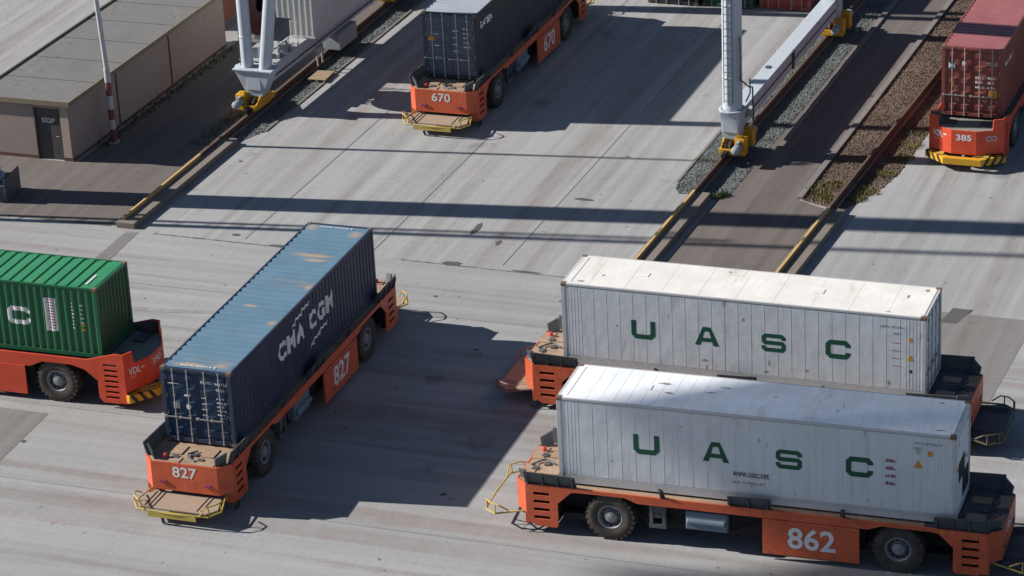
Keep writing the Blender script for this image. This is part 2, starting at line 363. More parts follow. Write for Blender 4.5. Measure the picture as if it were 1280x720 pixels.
def place_text(tm, name, mat, parent, origin, xdir, zdir=(0, 0, 1), profile=None, breaks=None, off=.006):
    """lay 2D lettering on a plane through origin; profile(x)->depth inwards and breaks cut it to a corrugated wall"""
    vs, fs = tm; xd = Vector(xdir); zd = Vector(zdir); nn = xd.cross(zd).normalized(); o = Vector(origin)
    bm = bmesh.new(); bv = [bm.verts.new((x, 0, y)) for x, y in vs]
    for q in fs:
        try: bm.faces.new([bv[i] for i in q])
        except ValueError: pass
    if breaks:
        x0 = min(v[0] for v in vs); x1 = max(v[0] for v in vs)
        for b in breaks:
            if x0 < b < x1: bmesh.ops.bisect_plane(bm, geom=bm.verts[:] + bm.edges[:] + bm.faces[:], plane_co=(b, 0, 0), plane_no=(1, 0, 0))
    for v in bm.verts:
        d = profile(v.co.x) if profile else 0
        v.co = o + xd * v.co.x + zd * v.co.z + nn * (off - d)
    me = bpy.data.meshes.new(name); bm.to_mesh(me); bm.free(); me.materials.append(mat)
    ob = bpy.data.objects.new(name, me); COL.objects.link(ob); ob.parent = parent
    return ob
def shift(tm, dx, dy): return [(x + dx, y + dy) for x, y in tm[0]], tm[1]
def join(*tms):
    vs, fs = [], []
    for a, b in tms:
        k = len(vs); vs += a; fs += [[i + k for i in q] for q in b]
    return vs, fs
def rect(x0, x1, y0, y1): return [(x0, y0), (x1, y0), (x1, y1), (x0, y1)], [(0, 1, 2, 3)]
def glyph_lines(x, y, w, n, hgt, gap, seed=0, cap=.8):
    """rows of small made-up marks standing for lettering too small to read"""
    rn = random.Random(seed); out = []
    for i in range(n):
        cx = x; yy = y - i * gap; end = x + w * rn.uniform(.6, 1)
        while cx < end:
            cw = hgt * rn.uniform(.35, .75); out.append(rect(cx, cx + cw, yy, yy + hgt * rn.uniform(cap, 1))); cx += cw + hgt * rn.choice((.22, .22, .7))
    return join(*out)

# ------------------------------------------------------------------ ground and yard
def sheet(name, pts, z, mat):
    """pts in (u,v); the object is turned to the yard frame so its texture runs with the rails"""
    m = MB(); poly = [(u, -v) for u, v in pts]
    m._add([(x, y, 0) for x, y in poly], [list(range(len(poly)))])
    o = m.build(name, mat); o.location = (O.x, O.y, z); o.rotation_euler = (0, 0, AY)
    for p in o.data.polygons:
        if p.normal.z < 0: p.flip()
    return structure(o)
sheet('ground', [(-900, -900), (900, -900), (900, 900), (-900, 900)], 0, yard_u)
sheet('yard_crossing_lane', [(-.45, -60), (-.45, 60), (-70, 60), (-70, -60)], .004, yard_v)
sheet('service_road', [(-.1, -30), (-.1, -.45), (60, -.45), (60, -5), (5.8, -5), (5.8, -30)], .008, asph)
sheet('crane_lane_road', [(-.3, 21.75), (60, 22.4), (60, 25.7), (8.8, 24.95), (8.2, 26.1), (-.3, 25.9)], .008, asph)
sheet('asphalt_patch', [(-.55, .42), (-.4, .95), (-4.2, 1.15), (-4.3, .5)], .012, asphg)
sheet('darker_lane', [(-.1, 28.8), (-.1, 35.9), (-13.0, 35.5), (-13.0, 27.0)], .010, asphg)
sheet('drain_patch', [(.3, 32.9), (.3, 33.6), (-1.0, 33.3), (-1.0, 32.7)], .014, patchm)
sheet('worn_lane', [(-15.6, -6), (-15.7, 5.25), (-19.6, 5.4), (-24, 6.5), (-24, -6)], .010, asphg)
for k, (u, v, a, b) in enumerate([(3.1, 13.7, .55, .13), (-.3, 14.0, .22, .42), (2.0, 15.0, .25, .1), (-.25, 8.3, .16, .5), (-.3, 6.9, .1, .4), (-10.5, 9.3, .3, .22), (-13.2, 12.9, .12, .2), (.3, 4.8, .12, .2), (6.9, 16.8, .14, .4), (-.35, 17.0, .07, .6)]):
    rn = random.Random(k)
    pts = [(u + a * math.cos(t) * rn.uniform(.7, 1.2), v + b * math.sin(t) * rn.uniform(.7, 1.2)) for t in [2 * math.pi * i / 16 for i in range(16)]]
    sheet('oil_stain', pts, .013, patchm)
# crack / expansion joint along the edge of the crossing lane
def joint(pts, wdt, z=.012):
    rn = random.Random(len(pts)); top = []; bot = []
    for i in range(len(pts) - 1):
        n = 40
        for k in range(n):
            t = k / n; u = pts[i][0] + (pts[i + 1][0] - pts[i][0]) * t; v = pts[i][1] + (pts[i + 1][1] - pts[i][1]) * t
            w_ = wdt * rn.uniform(.3, 1.3); top.append((u + w_ + rn.uniform(-.02, .02), v)); bot.append((u - w_ + rn.uniform(-.02, .02), v))
    sheet('pavement_joint', top + bot[::-1], z, patchm)
joint([(-.36, 1.6), (-.42, 8.0)], .03); joint([(-.42, 12), (-.52, 20.6)], .025)

# long construction joints, a curved pair of tyre marks and drips
for v0 in (5.3, 10.6, 15.9): 
    sheet('pavement_joint', [(0, v0), (0, v0 + .035), (60, v0 + .035 + .2), (60, v0 + .2)], .0125, joint_m)
for u0 in (-4.9, -9.8, -15.1, -20.3):
    sheet('pavement_joint', [(u0, -30), (u0 + .035, -30), (u0 + .035, 50), (u0, 50)], .0125, joint_m)
def tyre_arc(cu, cv, rad, a0, a1, wd=.30):
    n = 30; a = [R(a0 + (a1 - a0) * i / n) for i in range(n + 1)]
    sheet('tyre_mark', [(cu + (rad - wd / 2) * math.cos(t), cv + (rad - wd / 2) * math.sin(t)) for t in a] + [(cu + (rad + wd / 2) * math.cos(t), cv + (rad + wd / 2) * math.sin(t)) for t in reversed(a)], .0115, tyre_m)
for rr in (11.0, 13.4): tyre_arc(4, 4, rr, 150, 262); tyre_arc(-16, 16, rr + 2, 20, 100)
rn_ = random.Random(3)
for k in range(26):
    u, v, a = rn_.uniform(-18, 26), rn_.uniform(1, 32), rn_.uniform(.03, .12)
    if 19 < v < 29 and u > -1: continue
    sheet('oil_stain', [(u + a * math.cos(t) * rn_.uniform(.6, 1.4), v + a * math.sin(t) * rn_.uniform(.6, 1.4)) for t in [2 * math.pi * i / 10 for i in range(10)]], .013, patchm)

def rough_bed(name, pts, z, mat, seed, stones, cols, smin=.022, smax=.055):
    """a bed of stones: a lumpy sheet plus loose stones standing on it"""
    rn = random.Random(seed)
    us = [p[0] for p in pts]; vs = [p[1] for p in pts]
    def inside(u, v):
        c = False; n = len(pts)
        for i in range(n):
            a, b = pts[i], pts[(i + 1) % n]
            if (a[1] > v) != (b[1] > v) and u < (b[0] - a[0]) * (v - a[1]) / (b[1] - a[1]) + a[0]: c = not c
        return c
    o = sheet(name, pts, z, mat)
    m = MB(); k = 0
    while k < stones:
        u = rn.uniform(min(us), max(us)); v = rn.uniform(min(vs), max(vs))
        if not inside(u, v): continue
        k += 1; s_ = rn.uniform(smin, smax); b = len(m.v); a0 = rn.uniform(0, 6.28)
        x, y = u, -v
        ring = [Vector((x + s_ * math.cos(a0 + i * 1.5708) * rn.uniform(.7, 1.2), y + s_ * math.sin(a0 + i * 1.5708) * rn.uniform(.7, 1.2), rn.uniform(0, .3) * s_)) for i in range(4)]
        m.v += ring + [Vector((x + rn.uniform(-.3, .3) * s_, y + rn.uniform(-.3, .3) * s_, s_ * rn.uniform(.7, 1.2)))]
        m.f += [(b, b + 1, b + 4), (b + 1, b + 2, b + 4), (b + 2, b + 3, b + 4), (b + 3, b, b + 4)]
    g = m.build('loose_stones', mat); g.location = (O.x, O.y, z); g.rotation_euler = (0, 0, AY); g['kind'] = 'stuff'
    g['label'] = cols; g['category'] = 'gravel'
    return o
rough_bed('ballast_bed', [(8.2, .45), (9.3, .5), (10.9, 1.15), (40, 1.3), (40, -.35), (10, -.35), (10, .45)], .016, ballast, 1, 7000, 'grey green loose ballast stones beside the left crane rail')
rough_bed('ballast_bed', [(8.45, 20.7), (8.35, 20.2), (8.9, 19.9), (9.6, 19.82), (42, 20.1), (42, 22.6), (22, 22.5), (8.6, 22.2), (8.1, 21.7)], .016, ballast, 2, 13000, 'grey green loose ballast stones around the right crane rail')
rough_bed('old_track_bed', [(8.8, 25.1), (8.4, 26.1), (8.3, 26.9), (9.5, 27.4), (10.9, 27.8), (12.5, 28.05), (18.5, 28.2), (42, 29.6), (42, 25.4), (20, 25.1)], .016, oldbed, 3, 13000, 'brown and grey track bed stones with weeds between kerb and rail')
# dry grass tufts at the end of the old track bed
def tufts(label, spots, seed, mat, n=60):
    rn = random.Random(seed); m = MB()
    for u, v, rad in spots:
        for i in range(n):
            a = rn.uniform(0, 6.28); d = rad * math.sqrt(rn.random()); x, y = u + d * math.cos(a), -v + d * math.sin(a)
            h = rn.uniform(.05, .2); t = rn.uniform(0, 6.28); wd = rn.uniform(.01, .025); le = rn.uniform(-.1, .1)
            b = len(m.v); c, s_ = math.cos(t) * wd, math.sin(t) * wd
            m.v += [Vector((x - c, y - s_, 0)), Vector((x + c, y + s_, 0)), Vector((x + le, y + rn.uniform(-.1, .1), h))]; m.f.append((b, b + 1, b + 2))
    g = m.build('grass', mat); g.location = (O.x, O.y, .016); g.rotation_euler = (0, 0, AY); g['kind'] = 'stuff'; g['label'] = label; g['category'] = 'grass'
tufts('dry yellow green grass tufts at the near end of the old track bed', [(9.3, 25.6, .5), (9.9, 25.4, .5), (9.1, 26.0, .4), (10.6, 25.8, .5), (9.4, 27.1, .35), (10.2, 27.4, .4), (12.2, 27.6, .4), (14, 27.9, .4), (15.5, 27.8, .5)], 5, grassm, 150)
tufts('moss and weeds at the end of the grey ballast', [(8.5, 21.9, .3), (8.3, 21.8, .2), (8.6, 22.0, .2), (11, 26.6, .15), (13, 25.3, .3), (17, 27.6, .5)], 6, mossm, 120)
tufts('dark moss along the foot of the low building', [(8 + i * .8, -4.85, .35) for i in range(16)], 8, mossm, 60)
tufts('weeds in the shade beside the left crane rail', [(9 + i * .9, -.9, .4) for i in range(8)], 9, mossm, 60)

# rails on concrete plinths -----------------------------------------
def rail(label, a, b, paint_to, plinth_to, side=1):
    A, B = W(*a), W(*b); L = (B - A).length; ang = math.atan2(B.y - A.y, B.x - A.x)
    t = thing('crane_rail', label, 'rail', (A.x, A.y, 0), ang)
    m = MB(); m.box(0, plinth_to, -.60, .20, 0, .24); m.build('plinth', plinthc, t, bevel=.02)
    m = MB(); m.box(plinth_to, L, -.13, .13, 0, .122); m.build('sleeper_beam', plinthc, t)
    def railmesh(x0, x1, painted=False):
        q = MB(); z = .18 if x1 <= plinth_to + .01 else .10
        zf = .22 if painted else .12; z = .22
        q.box(x0, x1, -.07, .07, zf, zf + .03); q.box(x0, x1, -.015, .015, zf + .03, z + .12); q.box(x0, x1, -.045, .045, z + .12, z + .16); return q
    railmesh(0.25, paint_to, True).build('painted_rail', railyel, t); railmesh(paint_to, L).build('rusty_rail', railrust, t)
    return t
rail('rail on a concrete plinth beside the low building with yellow painted end', (-.15, .05), (62, .05), 7.2, 9.5)
rail('rail with yellow end running under the slim white crane leg', (-.2, 20.8), (62, 22.0), 8.2, 8.4)
rail('rail with yellow end leading into the weedy track bed by the maroon container', (-.4, 26.15), (60, 28.6), 8.0, 8.2)
def kerb(label, a, b, wd=.24, h=.10):
    A, B = W(*a), W(*b); L = (B - A).length
    m = MB(); n = max(1, int(L / 1.0))
    for i in range(n): m.box(i * L / n + .01, (i + 1) * L / n - .01, -wd / 2, wd / 2, -.02, h + random.uniform(-.008, .008))
    o = m.build('kerb', kerbc, bevel=.012); o.location = (A.x, A.y, 0); o.rotation_euler = (0, 0, math.atan2(B.y - A.y, B.x - A.x)); tag(o, label, 'kerb')
kerb('low concrete kerb between grey ballast and the brown lane', (14.8, 22.75), (60, 23.2))
kerb('low concrete kerb between the brown lane and the weedy track bed', (8.9, 24.95), (60, 25.9))
kerb('thin concrete edging of the ballast on its yard side', (9.6, 19.8), (42, 20.05), .12, .05)
kerb('thin concrete edging of the ballast beside the left crane rail', (10.9, 1.2), (42, 1.35), .12, .05)

# ------------------------------------------------------------------ containers
PER, DEP = .278, .036
def corr(L, per=PER, dep=DEP):
    n = int(round(L / per)); p = L / n; xs = []
    prof = [(0, 0), (.27, 0), (.5, 1), (.77, 1)]
    for i in range(n):
        for a, d in prof: xs.append(((i + a) * p, d * dep))
    xs.append((L, 0)); return xs
def corr_f(L, per=PER, dep=DEP):
    pts = corr(L, per, dep)
    def g(x):
        for (a, da), (b, db) in zip(pts, pts[1:]):
            if a <= x <= b: return da + (db - da) * (x - a) / max(1e-6, b - a)
        return 0
    return g, [p[0] for p in pts]
def wall_mesh(L, z0, z1, per=PER, dep=DEP):
    """corrugated sheet from x=0..L facing -y, outer face y=0, recess +y; closed at the back"""
    m = MB(); pts = corr(L, per, dep); n = len(pts)
    vs = [(x, d, z0) for x, d in pts] + [(x, d, z1) for x, d in pts]
    m._add(vs, [(i, i + 1, n + i + 1, n + i) for i in range(n - 1)]); m.box(0, L, dep + .004, dep + .03, z0, z1); return m
def tm4(loc, rz=0): return Matrix.Translation(Vector(loc)) @ Matrix.Rotation(rz, 4, 'Z')
class Container:
    def __init__(s, label, loc, rz, side, roof, frame=None, L=12.192, Hc=2.591, door_end=-1, reefer_=False, group=None, endmat=None, ribroof=.36, rodmat=None, z=1.70, cat='shipping container'):
        s.L, s.H, s.W = L, Hc, 2.438; W_ = s.W; hl, hw = L / 2, W_ / 2
        s.t = thing('shipping_container', label, cat, (loc[0], loc[1], z), rz, group); t = s.t
        frame = frame or side
        F = MB()
        zb, zt = .16, Hc - .10
        for sx in (-1, 1):
            for sy in (-1, 1): F.box(sx * hl, sx * (hl - .13), sy * hw, sy * (hw - .13), .118, Hc - .118)
            F.box(sx * hl, sx * (hl - .10), -hw + .16, hw - .16, Hc - .11, Hc - .012); F.box(sx * hl, sx * (hl - .12), -hw + .16, hw - .16, .02, .16)
        for sy in (-1, 1):
            F.box(-hl + .178, hl - .178, sy * hw, sy * (hw - .07), Hc - .085, Hc - .008); F.box(-hl + .178, hl - .178, sy * hw, sy * (hw - .06), .012, .16)
        F.box(-hl + .12, hl - .12, -hw + .06, hw - .06, .06, .14)
        F.build('frame', frame, t, bevel=.008)
        for sx in (-1, 1):
            for sy in (-1, 1):
                for z0 in (0, Hc - .118):
                    c = MB(); c.box(sx * (hl + .002), sx * (hl - .178), sy * (hw + .002), sy * (hw - .162), z0, z0 + .118)
                    c.build('corner_fitting', casting, t, bevel=.01)
        s.wx0 = -hl + .13; s.wl = L - .26
        for sy in (-1, 1):
            if reefer_:
                m = MB(); m.box(-hl + .13, hl - .13, sy * (hw - .012), sy * (hw - .07), .30, zt)
                x = -hl + .22
                edges = [hl - .22 - .11 * i for i in range(5)]
                k = 0
                while x < hl - .75:
                    m.box(x, x + .018, sy * (hw - .009), sy * (hw - .03), .31, zt - .02); k += 1
                    x += .11 if k < 5 else .445
                for e in edges: m.box(e, e + .018, sy * (hw - .009), sy * (hw - .03), .31, zt - .02)
                m.build('side_wall', side, t)
                m = MB()
                for i in range(3): m.box(-hl + .14, hl - .14, sy * (hw + .000 - .006 * i), sy * (hw - .05), .165 + i * .05, .195 + i * .05)
                m.box(-hl + .14, hl - .14, sy * (hw - .022), sy * (hw - .06), .16, .30)
                m.build('base_rail', frame, t)
            else:
                m = wall_mesh(s.wl, .16, zt)
                m2 = MB(); m2.T = tm4((s.wx0, -hw + .006, 0)) if sy < 0 else tm4((-s.wx0, hw - .006, 0), math.pi)
                m2._add(m.v, m.f); m2.build('side_wall', side, t)
        # roof
        m = MB()
        if reefer_:
            m.box(-hl + .12, hl - .12, -hw + .04, hw - .04, Hc - .08, Hc - .010)
            x = -hl + .9
            while x < hl - .4:
                m.box(x, x + .02, -hw + .06, hw - .06, Hc - .012, Hc - .006); x += 1.25 if ribroof > 1 else .42
            m.box(-hl + .1, -hl + .3, -hw + .2, hw - .2, Hc - .012, Hc + .001); m.box(hl - .3, hl - .1, -hw + .2, hw - .2, Hc - .012, Hc + .001)
            for px in (-hl * .62, hl * .35): m.box(px, px + .36, -.12, .22, Hc - .012, Hc + .006)
        else:
            x = -hl + .13; z = Hc - .02; vs = []; n = int((L - .9) / ribroof); p = (L - .9) / n
            row = [(x, z)]; x += .32
            for i in range(n):
                for a, d in ((0, 0), (.35, 0), (.46, -.035), (.74, -.035), (.85, 0)): row.append((x + (i + a) * p, z + d * (1 if ribroof > .4 else .6)))
            row.append((hl - .13, z)); n = len(row)
            m._add([(a, -hw + .07, b) for a, b in row] + [(a, hw - .07, b) for a, b in row], [(i, i + 1, n + i + 1, n + i) for i in range(n - 1)])
            m.box(-hl + .13, hl - .13, -hw + .05, hw - .05, Hc - .085, Hc - .06)
        m.build('roof_panel', roof, t)
        em = endmat or side
        s.doors = []
        for sx in (-1, 1):
            if sx == door_end:
                for k, (y0, y1) in enumerate(((-hw + .13, -.008), (.008, hw - .13))):
                    Tm = Matrix.Rotation(0 if sx < 0 else math.pi, 4, 'Z')
                    d = MB(); d.T = Tm
                    xo = -hl + .055
                    d.box(xo, xo + .05, y0, y1, .16, Hc - .11)
                    # raised frame and horizontal ribs
                    nrib = 5
                    for i in range(nrib):
                        zc = .38 + i * (Hc - .72) / (nrib - 1); d.prism([(xo, zc - .14), (xo - .028, zc - .09), (xo - .028, zc + .09), (xo, zc + .14)], y0 + .1, y1 - .1, 'y')
                    d.box(xo - .022, xo, y0 + .001, y0 + .06, .165, Hc - .115); d.box(xo - .022, xo, y1 - .06, y1 - .001, .165, Hc - .115)
                    door = d.build('door', em, t)
                    wd = y1 - y0
                    for fr in (.27, .73):
                        yy = y0 + wd * fr
                        q = MB(); q.T = Tm; q.tube([(xo - .06, yy, .05), (xo - .06, yy, Hc - .03)], .020, 8)
                        for zc in (.3, .95, Hc - .95, Hc - .3): q.box(xo - .075, xo - .02, yy - .035, yy + .035, zc - .02, zc + .02)
                        for zc in (.06, Hc - .06): q.box(xo - .085, xo - .035, yy - .03, yy + .03, zc - .03, zc + .03)
                        q.build('lock_rod', rodmat or rodm, door, smooth=False)
                        q = MB(); q.T = Tm; q.box(xo - .095, xo - .075, yy - .05, yy + .38, .86, .895); q.box(xo - .1, xo - .03, yy + .3, yy + .4, .84, .91)
                        q.build('handle', rodmat or rodm, door)
                    q = MB(); q.T = Tm
                    ye = y0 if k == 0 else y1
                    for zc in (.35, 1.0, Hc - 1.0, Hc - .35):
                        q = MB(); q.T = Tm; q.box(xo - .03, xo + .02, ye - .03, ye + .03, zc - .07, zc + .07); q.build('hinge', rodmat or rodm, door)
                    s.doors.append(door)
            elif not reefer_:
                wl = W_ - .26; mm = wall_mesh(wl, .16, Hc - .11, .25, .045)
                m2 = MB(); m2.T = tm4((-hl + .02, wl / 2, 0), -math.pi / 2) if sx < 0 else tm4((hl - .02, -wl / 2, 0), math.pi / 2)
                m2._add(mm.v, mm.f); m2.build('end_wall', em, t)
            else:
                m = MB(); m.T = Matrix.Rotation(0 if sx > 0 else math.pi, 4, 'Z')
                m.box(hl - .12, hl - .03, -hw + .13, hw - .13, .16, Hc - .11)
                m.box(hl - .032, hl - .012, -.95, .95, 1.75, 2.6); m.box(hl - .032, hl - .012, -1.05, -.15, .25, .95)
                e = m.build('machinery_end', em, t)
                g = MB(); g.T = Matrix.Rotation(0 if sx > 0 else math.pi, 4, 'Z')
                g.box(hl - .034, hl - .008, -.55, .35, 1.05, 1.65)
                g.box(hl - .034, hl - .008, .1, .98, .3, .98); g.build('condenser_grille', black, e)
                g = MB(); g.T = Matrix.Rotation(0 if sx > 0 else math.pi, 4, 'Z')
                for yy, zz in ((-.8, 1.5), (.75, 2.45), (-.7, 2.3), (.6, 1.3)):
                    g = MB(); g.T = Matrix.Rotation(0 if sx > 0 else math.pi, 4, 'Z'); g.box(hl - .012, hl - .006, yy, yy + .14, zz, zz + .14); g.build('sticker', amber, e)
    def side_text(s, tm, x, z, mat, name='lettering', sy=-1, flat=False):
        hw = s.W / 2
        if not flat:
            g, br = corr_f(s.wl); x0 = x - s.wx0
            return place_text(tm, name, mat, s.t, (x, -hw + .006, z), (1, 0, 0), profile=lambda q: g(q + x0), breaks=[b - x0 for b in br], off=.004)
        return place_text(tm, name, mat, s.t, (x, -hw + .012, z), (1, 0, 0), off=.004)
    def door_text(s, tm, y, z, mat, end=-1, name='lettering', off=.034):
        # y measured left to right as seen from outside at the -x end
        hl = s.L / 2
        xd = (0, -1, 0) if end < 0 else (0, 1, 0); x = (-hl + .055) if end < 0 else hl - .055
        return place_text(tm, name, mat, s.t, (x, -y if end < 0 else y, z), xd, off=off)

yA, yB, yC, yD = R(-20.42), R(-19.33), R(69.67), R(-20.21)
LA, LB, LC, LD = (7.735, 88.637), (7.307, 80.183), (-8.011, 90.66), (-19.29, 95.02)
L6, y6, L3, y3 = (.13, 123.85), R(68.95), (20.81, 116.18), R(68.57)

def uasc(c, low):
    for ch, x in zip('UASC', (-3.70, -1.54, .70, 2.83)):
        c.side_text(wide_letter(ch), x, 1.15 if not low else 1.25, uascgreen, flat=True)
# --- A: rear white reefer
cA = Container('white refrigerated container with big green letters and sunlit cream roof, rear one of the two', LA, yA, reefer, reeferroof, trimw, Hc=2.896, door_end=1, reefer_=True, endmat=reeferend, ribroof=1.25)
uasc(cA, False)
cA.side_text(join(shift(text_mesh('UACU 475296 1', .085), 0, 0), shift(text_mesh('45R1', .085), .42, -.22)), 4.62, 2.42, darktext, flat=True)
cA.side_text(glyph_lines(0, 0, .4, 4, .035, .27, 3), 5.0, 1.9, maroontext, flat=True)
cA.side_text(join(([(0, 0), (.24, 0), (.12, .22)], [(0, 1, 2)])), 5.49, 1.33, amber, flat=True, name='warning_sticker')
cA.side_text(rect(0, .12, 0, .15), 5.55, 1.98, amber, flat=True, name='warning_sticker')
cA.side_text(rect(0, .10, 0, .12), 5.56, .9, uascgreen, flat=True, name='green_sticker')
# --- B: front white reefer
cB = Container('white refrigerated container with big green letters, nearest the viewer, roof mostly in shade', LB, yB, reefer, reeferroof2, trimw, Hc=2.896, door_end=-1, reefer_=True, endmat=reeferend, ribroof=.5)
uasc(cB, True)
cB.side_text(text_mesh('www.uasc.net', .20, .015, 1.12), -.62, .84, darktext, flat=True)
cB.side_text(text_mesh('NO FORKLIFT', .085, .01, 1.0, 1.1), -.62, .60, maroontext, flat=True)
for i in range(4):
    cB.side_text(join(shift(rect(0, .34, 0, .03), 0, 0), glyph_lines(.03, .02, .28, 1, .09, .1, 20 + i)), 4.0, 1.85 - i * .25, maroontext, flat=True)
cB.side_text(join(shift(text_mesh('UACU 872563 4', .085), 0, 0), shift(text_mesh('45R1', .085), .0, -.17)), 4.85, 2.52, darktext, flat=True)
cB.side_text(join(([(0, 0), (.28, 0), (.14, .26)], [(0, 1, 2)])), 4.85, 1.75, amber, flat=True, name='warning_sticker')
cB.side_text(rect(0, .14, 0, .17), 5.27, 2.16, amber, flat=True, name='warning_sticker')
cB.side_text(join(([(.08, 0), (.16, .1), (.16, .18), (0, .18), (0, .1)], [(0, 1, 2, 3, 4)])), 4.9, 2.17, steel, flat=True, name='shield_sticker')
scuffm = paint('scuffed_metal', (.30, .29, .27, 1), dirt=(.14, .11, .09, 1), amount=1.0, scale=6)
def scuff(c, x, z, w_, h, seed, roof=False):
    rn = random.Random(seed); n = 14
    pts = [(w_ / 2 * math.cos(a) * rn.uniform(.3, 1.2), h / 2 * math.sin(a) * rn.uniform(.3, 1.2)) for a in [2 * math.pi * i / n for i in range(n)]]
    tm = (pts + [(0, 0)], [(i, (i + 1) % n, n) for i in range(n)])
    if roof: place_text(tm, 'scuff_mark', scuffm, c.t, (x, z, c.H - .010), (1, 0, 0), (0, 1, 0), off=.008)
    else: c.side_text(tm, x, z, scuffm, flat=True, name='scuff_mark')
for k, q in enumerate([(-1.2, .62, .22, .10), (-1.15, .35, .06, .30), (.95, .75, .05, .35), (.85, .42, .20, .12), (3.0, 1.62, .04, .45), (2.2, .6, .14, .1), (-4.2, 1.55, .06, .10), (.1, 2.2, .10, .2), (-2.6, 1.95, .05, .08), (4.9, .5, .12, .2)]): scuff(cA, *q, k)
for k, q in enumerate([(.2, 2.1, .05, .22), (.45, 2.0, .03, .3), (-.05, .55, .04, .12), (1.3, .45, .03, .1), (-4.4, .9, .05, .06), (3.5, .5, .05, .08), (-2.2, 2.3, .12, .04)]): scuff(cB, *q, k + 20)
for k, q in enumerate([(-3.1, .4, .5, .18), (-2.8, -.2, .35, .12), (-1.6, .1, .45, .12), (-1.2, .5, .5, .1), (.4, .2, .2, .1), (2.4, -.3, .2, .08), (5.6, -.9, .3, .1), (5.3, .9, .2, .12)]): scuff(cB, *q, k + 40, True)
for k, q in enumerate([(-4.9, -.3, .2, .12), (-.9, .9, .15, .1), (2.2, .1, .25, .08), (5.2, .3, .1, .3), (4.8, -1.0, .3, .08), (-5.5, -.9, .3, .15), (5.7, .9, .2, .2)]): scuff(cA, *q, k + 60, True)
# --- C: CMA CGM
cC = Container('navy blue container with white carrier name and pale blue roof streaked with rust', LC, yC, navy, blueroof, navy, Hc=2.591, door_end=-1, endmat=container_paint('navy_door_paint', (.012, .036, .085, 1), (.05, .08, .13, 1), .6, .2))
cC.side_text(text_mesh('CMA', .66, .048, 2.2, 1.3), -2.4, 1.21, whitetext)
cC.side_text(text_mesh('CGM', .66, .048, 2.1, 1.3), .2, 1.21, whitetext)
for x, z in ((-1.0, 2.08), (.35, .78)):
    cC.side_text(([(0, 0), (.62, 0), (.72, .09), (.1, .09)], [(0, 1, 2, 3)]), x, z, whitetext)
    cC.side_text(([(0, 0), (.75, 0), (.85, .09), (.1, .09)], [(0, 1, 2, 3)]), x + .55, z + .11, whitetext)
    cC.side_text(([(0, 0), (.35, 0), (.42, .07), (.07, .07)], [(0, 1, 2, 3)]), x - .22, z - .11, whitetext)
cC.door_text(join(text_mesh('ECMU', .11, .01)), .16, 2.12, whitetext)
cC.door_text(join(text_mesh('943716 8', .11, .01), shift(text_mesh('45G1', .10, .01), .03, -.19)), .62, 2.10, whitetext)
cC.door_text(glyph_lines(0, 0, .38, 5, .055, .14, 4), .66, 1.62, whitetext); cC.door_text(glyph_lines(0, 0, .2, 4, .05, .2, 5), .14, 1.6, whitetext)
cC.door_text(rect(0, .22, 0, .24), -.86, 1.16, steel, name='door_plate')
cC.door_text(([(.08 * math.cos(a * .5236) + .08, .1 * math.sin(a * .5236) + .1) for a in range(12)], [list(range(12))]), -.42, 1.16, whitetext, name='round_sticker')
cC.door_text(rect(0, .22, 0, .07), -.46, 1.62, whitetext, name='door_plate')
cC.door_text(rect(0, .38, 0, .035), -1.0, 2.02, whitetext, name='door_plate')
place_text(text_mesh('ECMU 943716 8', .11, .02, 1.2), 'lettering', whitetext, cC.t, (-5.86, .6, 2.592), (0, -1, 0), (1, 0, 0), off=.004)
place_text(text_mesh('ECMU 943716 8', .11, .02, 1.2), 'lettering', whitetext, cC.t, (5.72, .6, 2.592), (0, -1, 0), (1, 0, 0), off=.004)
stain = paint('rust_stain', (.34, .27, .20, 1), dirt=(.13, .22, .29, 1), amount=1.0, rough=.7, stretch=(2, .25, 1), scale=4)
def stain_on(c, x, y, lx, ly, seed, mat=None):
    rn = random.Random(seed); n = 26
    pts = [(lx / 2 * math.cos(a) * rn.uniform(.35, 1.15), ly / 2 * math.sin(a) * rn.uniform(.6, 1.15)) for a in [2 * math.pi * i / n for i in range(n)]]
    place_text((pts + [(0, 0)], [(i, (i + 1) % n, n) for i in range(n)]), 'rust_stain', mat or stain, c.t, (x, y, c.H - .018), (1, 0, 0), (0, 1, 0), off=.004)
# --- D: green
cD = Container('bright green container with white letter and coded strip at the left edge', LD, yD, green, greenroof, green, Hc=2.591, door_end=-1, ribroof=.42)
cD.side_text(wide_letter('C', .86, .66, .16), 2.62, .99, whitetext)
cD.side_text(rect(0, .44, 0, 1.22), 4.07, .86, whitetext, name='coded_strip')
g_, br_ = corr_f(cD.wl)
cD.side_text(join(*[shift(rect(0, .27, 0, .035), .08 + .02 * (i % 3), .09 + i * .105) for i in range(11)]), 4.07, .865, maroontext).location.y = -.004
cD.side_text(glyph_lines(0, 0, .10, 8, .05, .13, 9), 5.06, 1.95, whitetext); cD.side_text(glyph_lines(0, 0, .10, 5, .05, .16, 10), 5.42, 1.9, whitetext)
cD.side_text(rect(0, .1, 0, .1), 5.44, 1.15, amber, name='warning_sticker'); cD.side_text(rect(0, .1, 0, .08), 5.44, .98, amber, name='warning_sticker')
place_text(rect(0, .8, 0, .07), 'roof_marking', whitetext, cD.t, (5.62, -.9, 2.592), (0, 1, 0), (-1, 0, 0), off=.004)
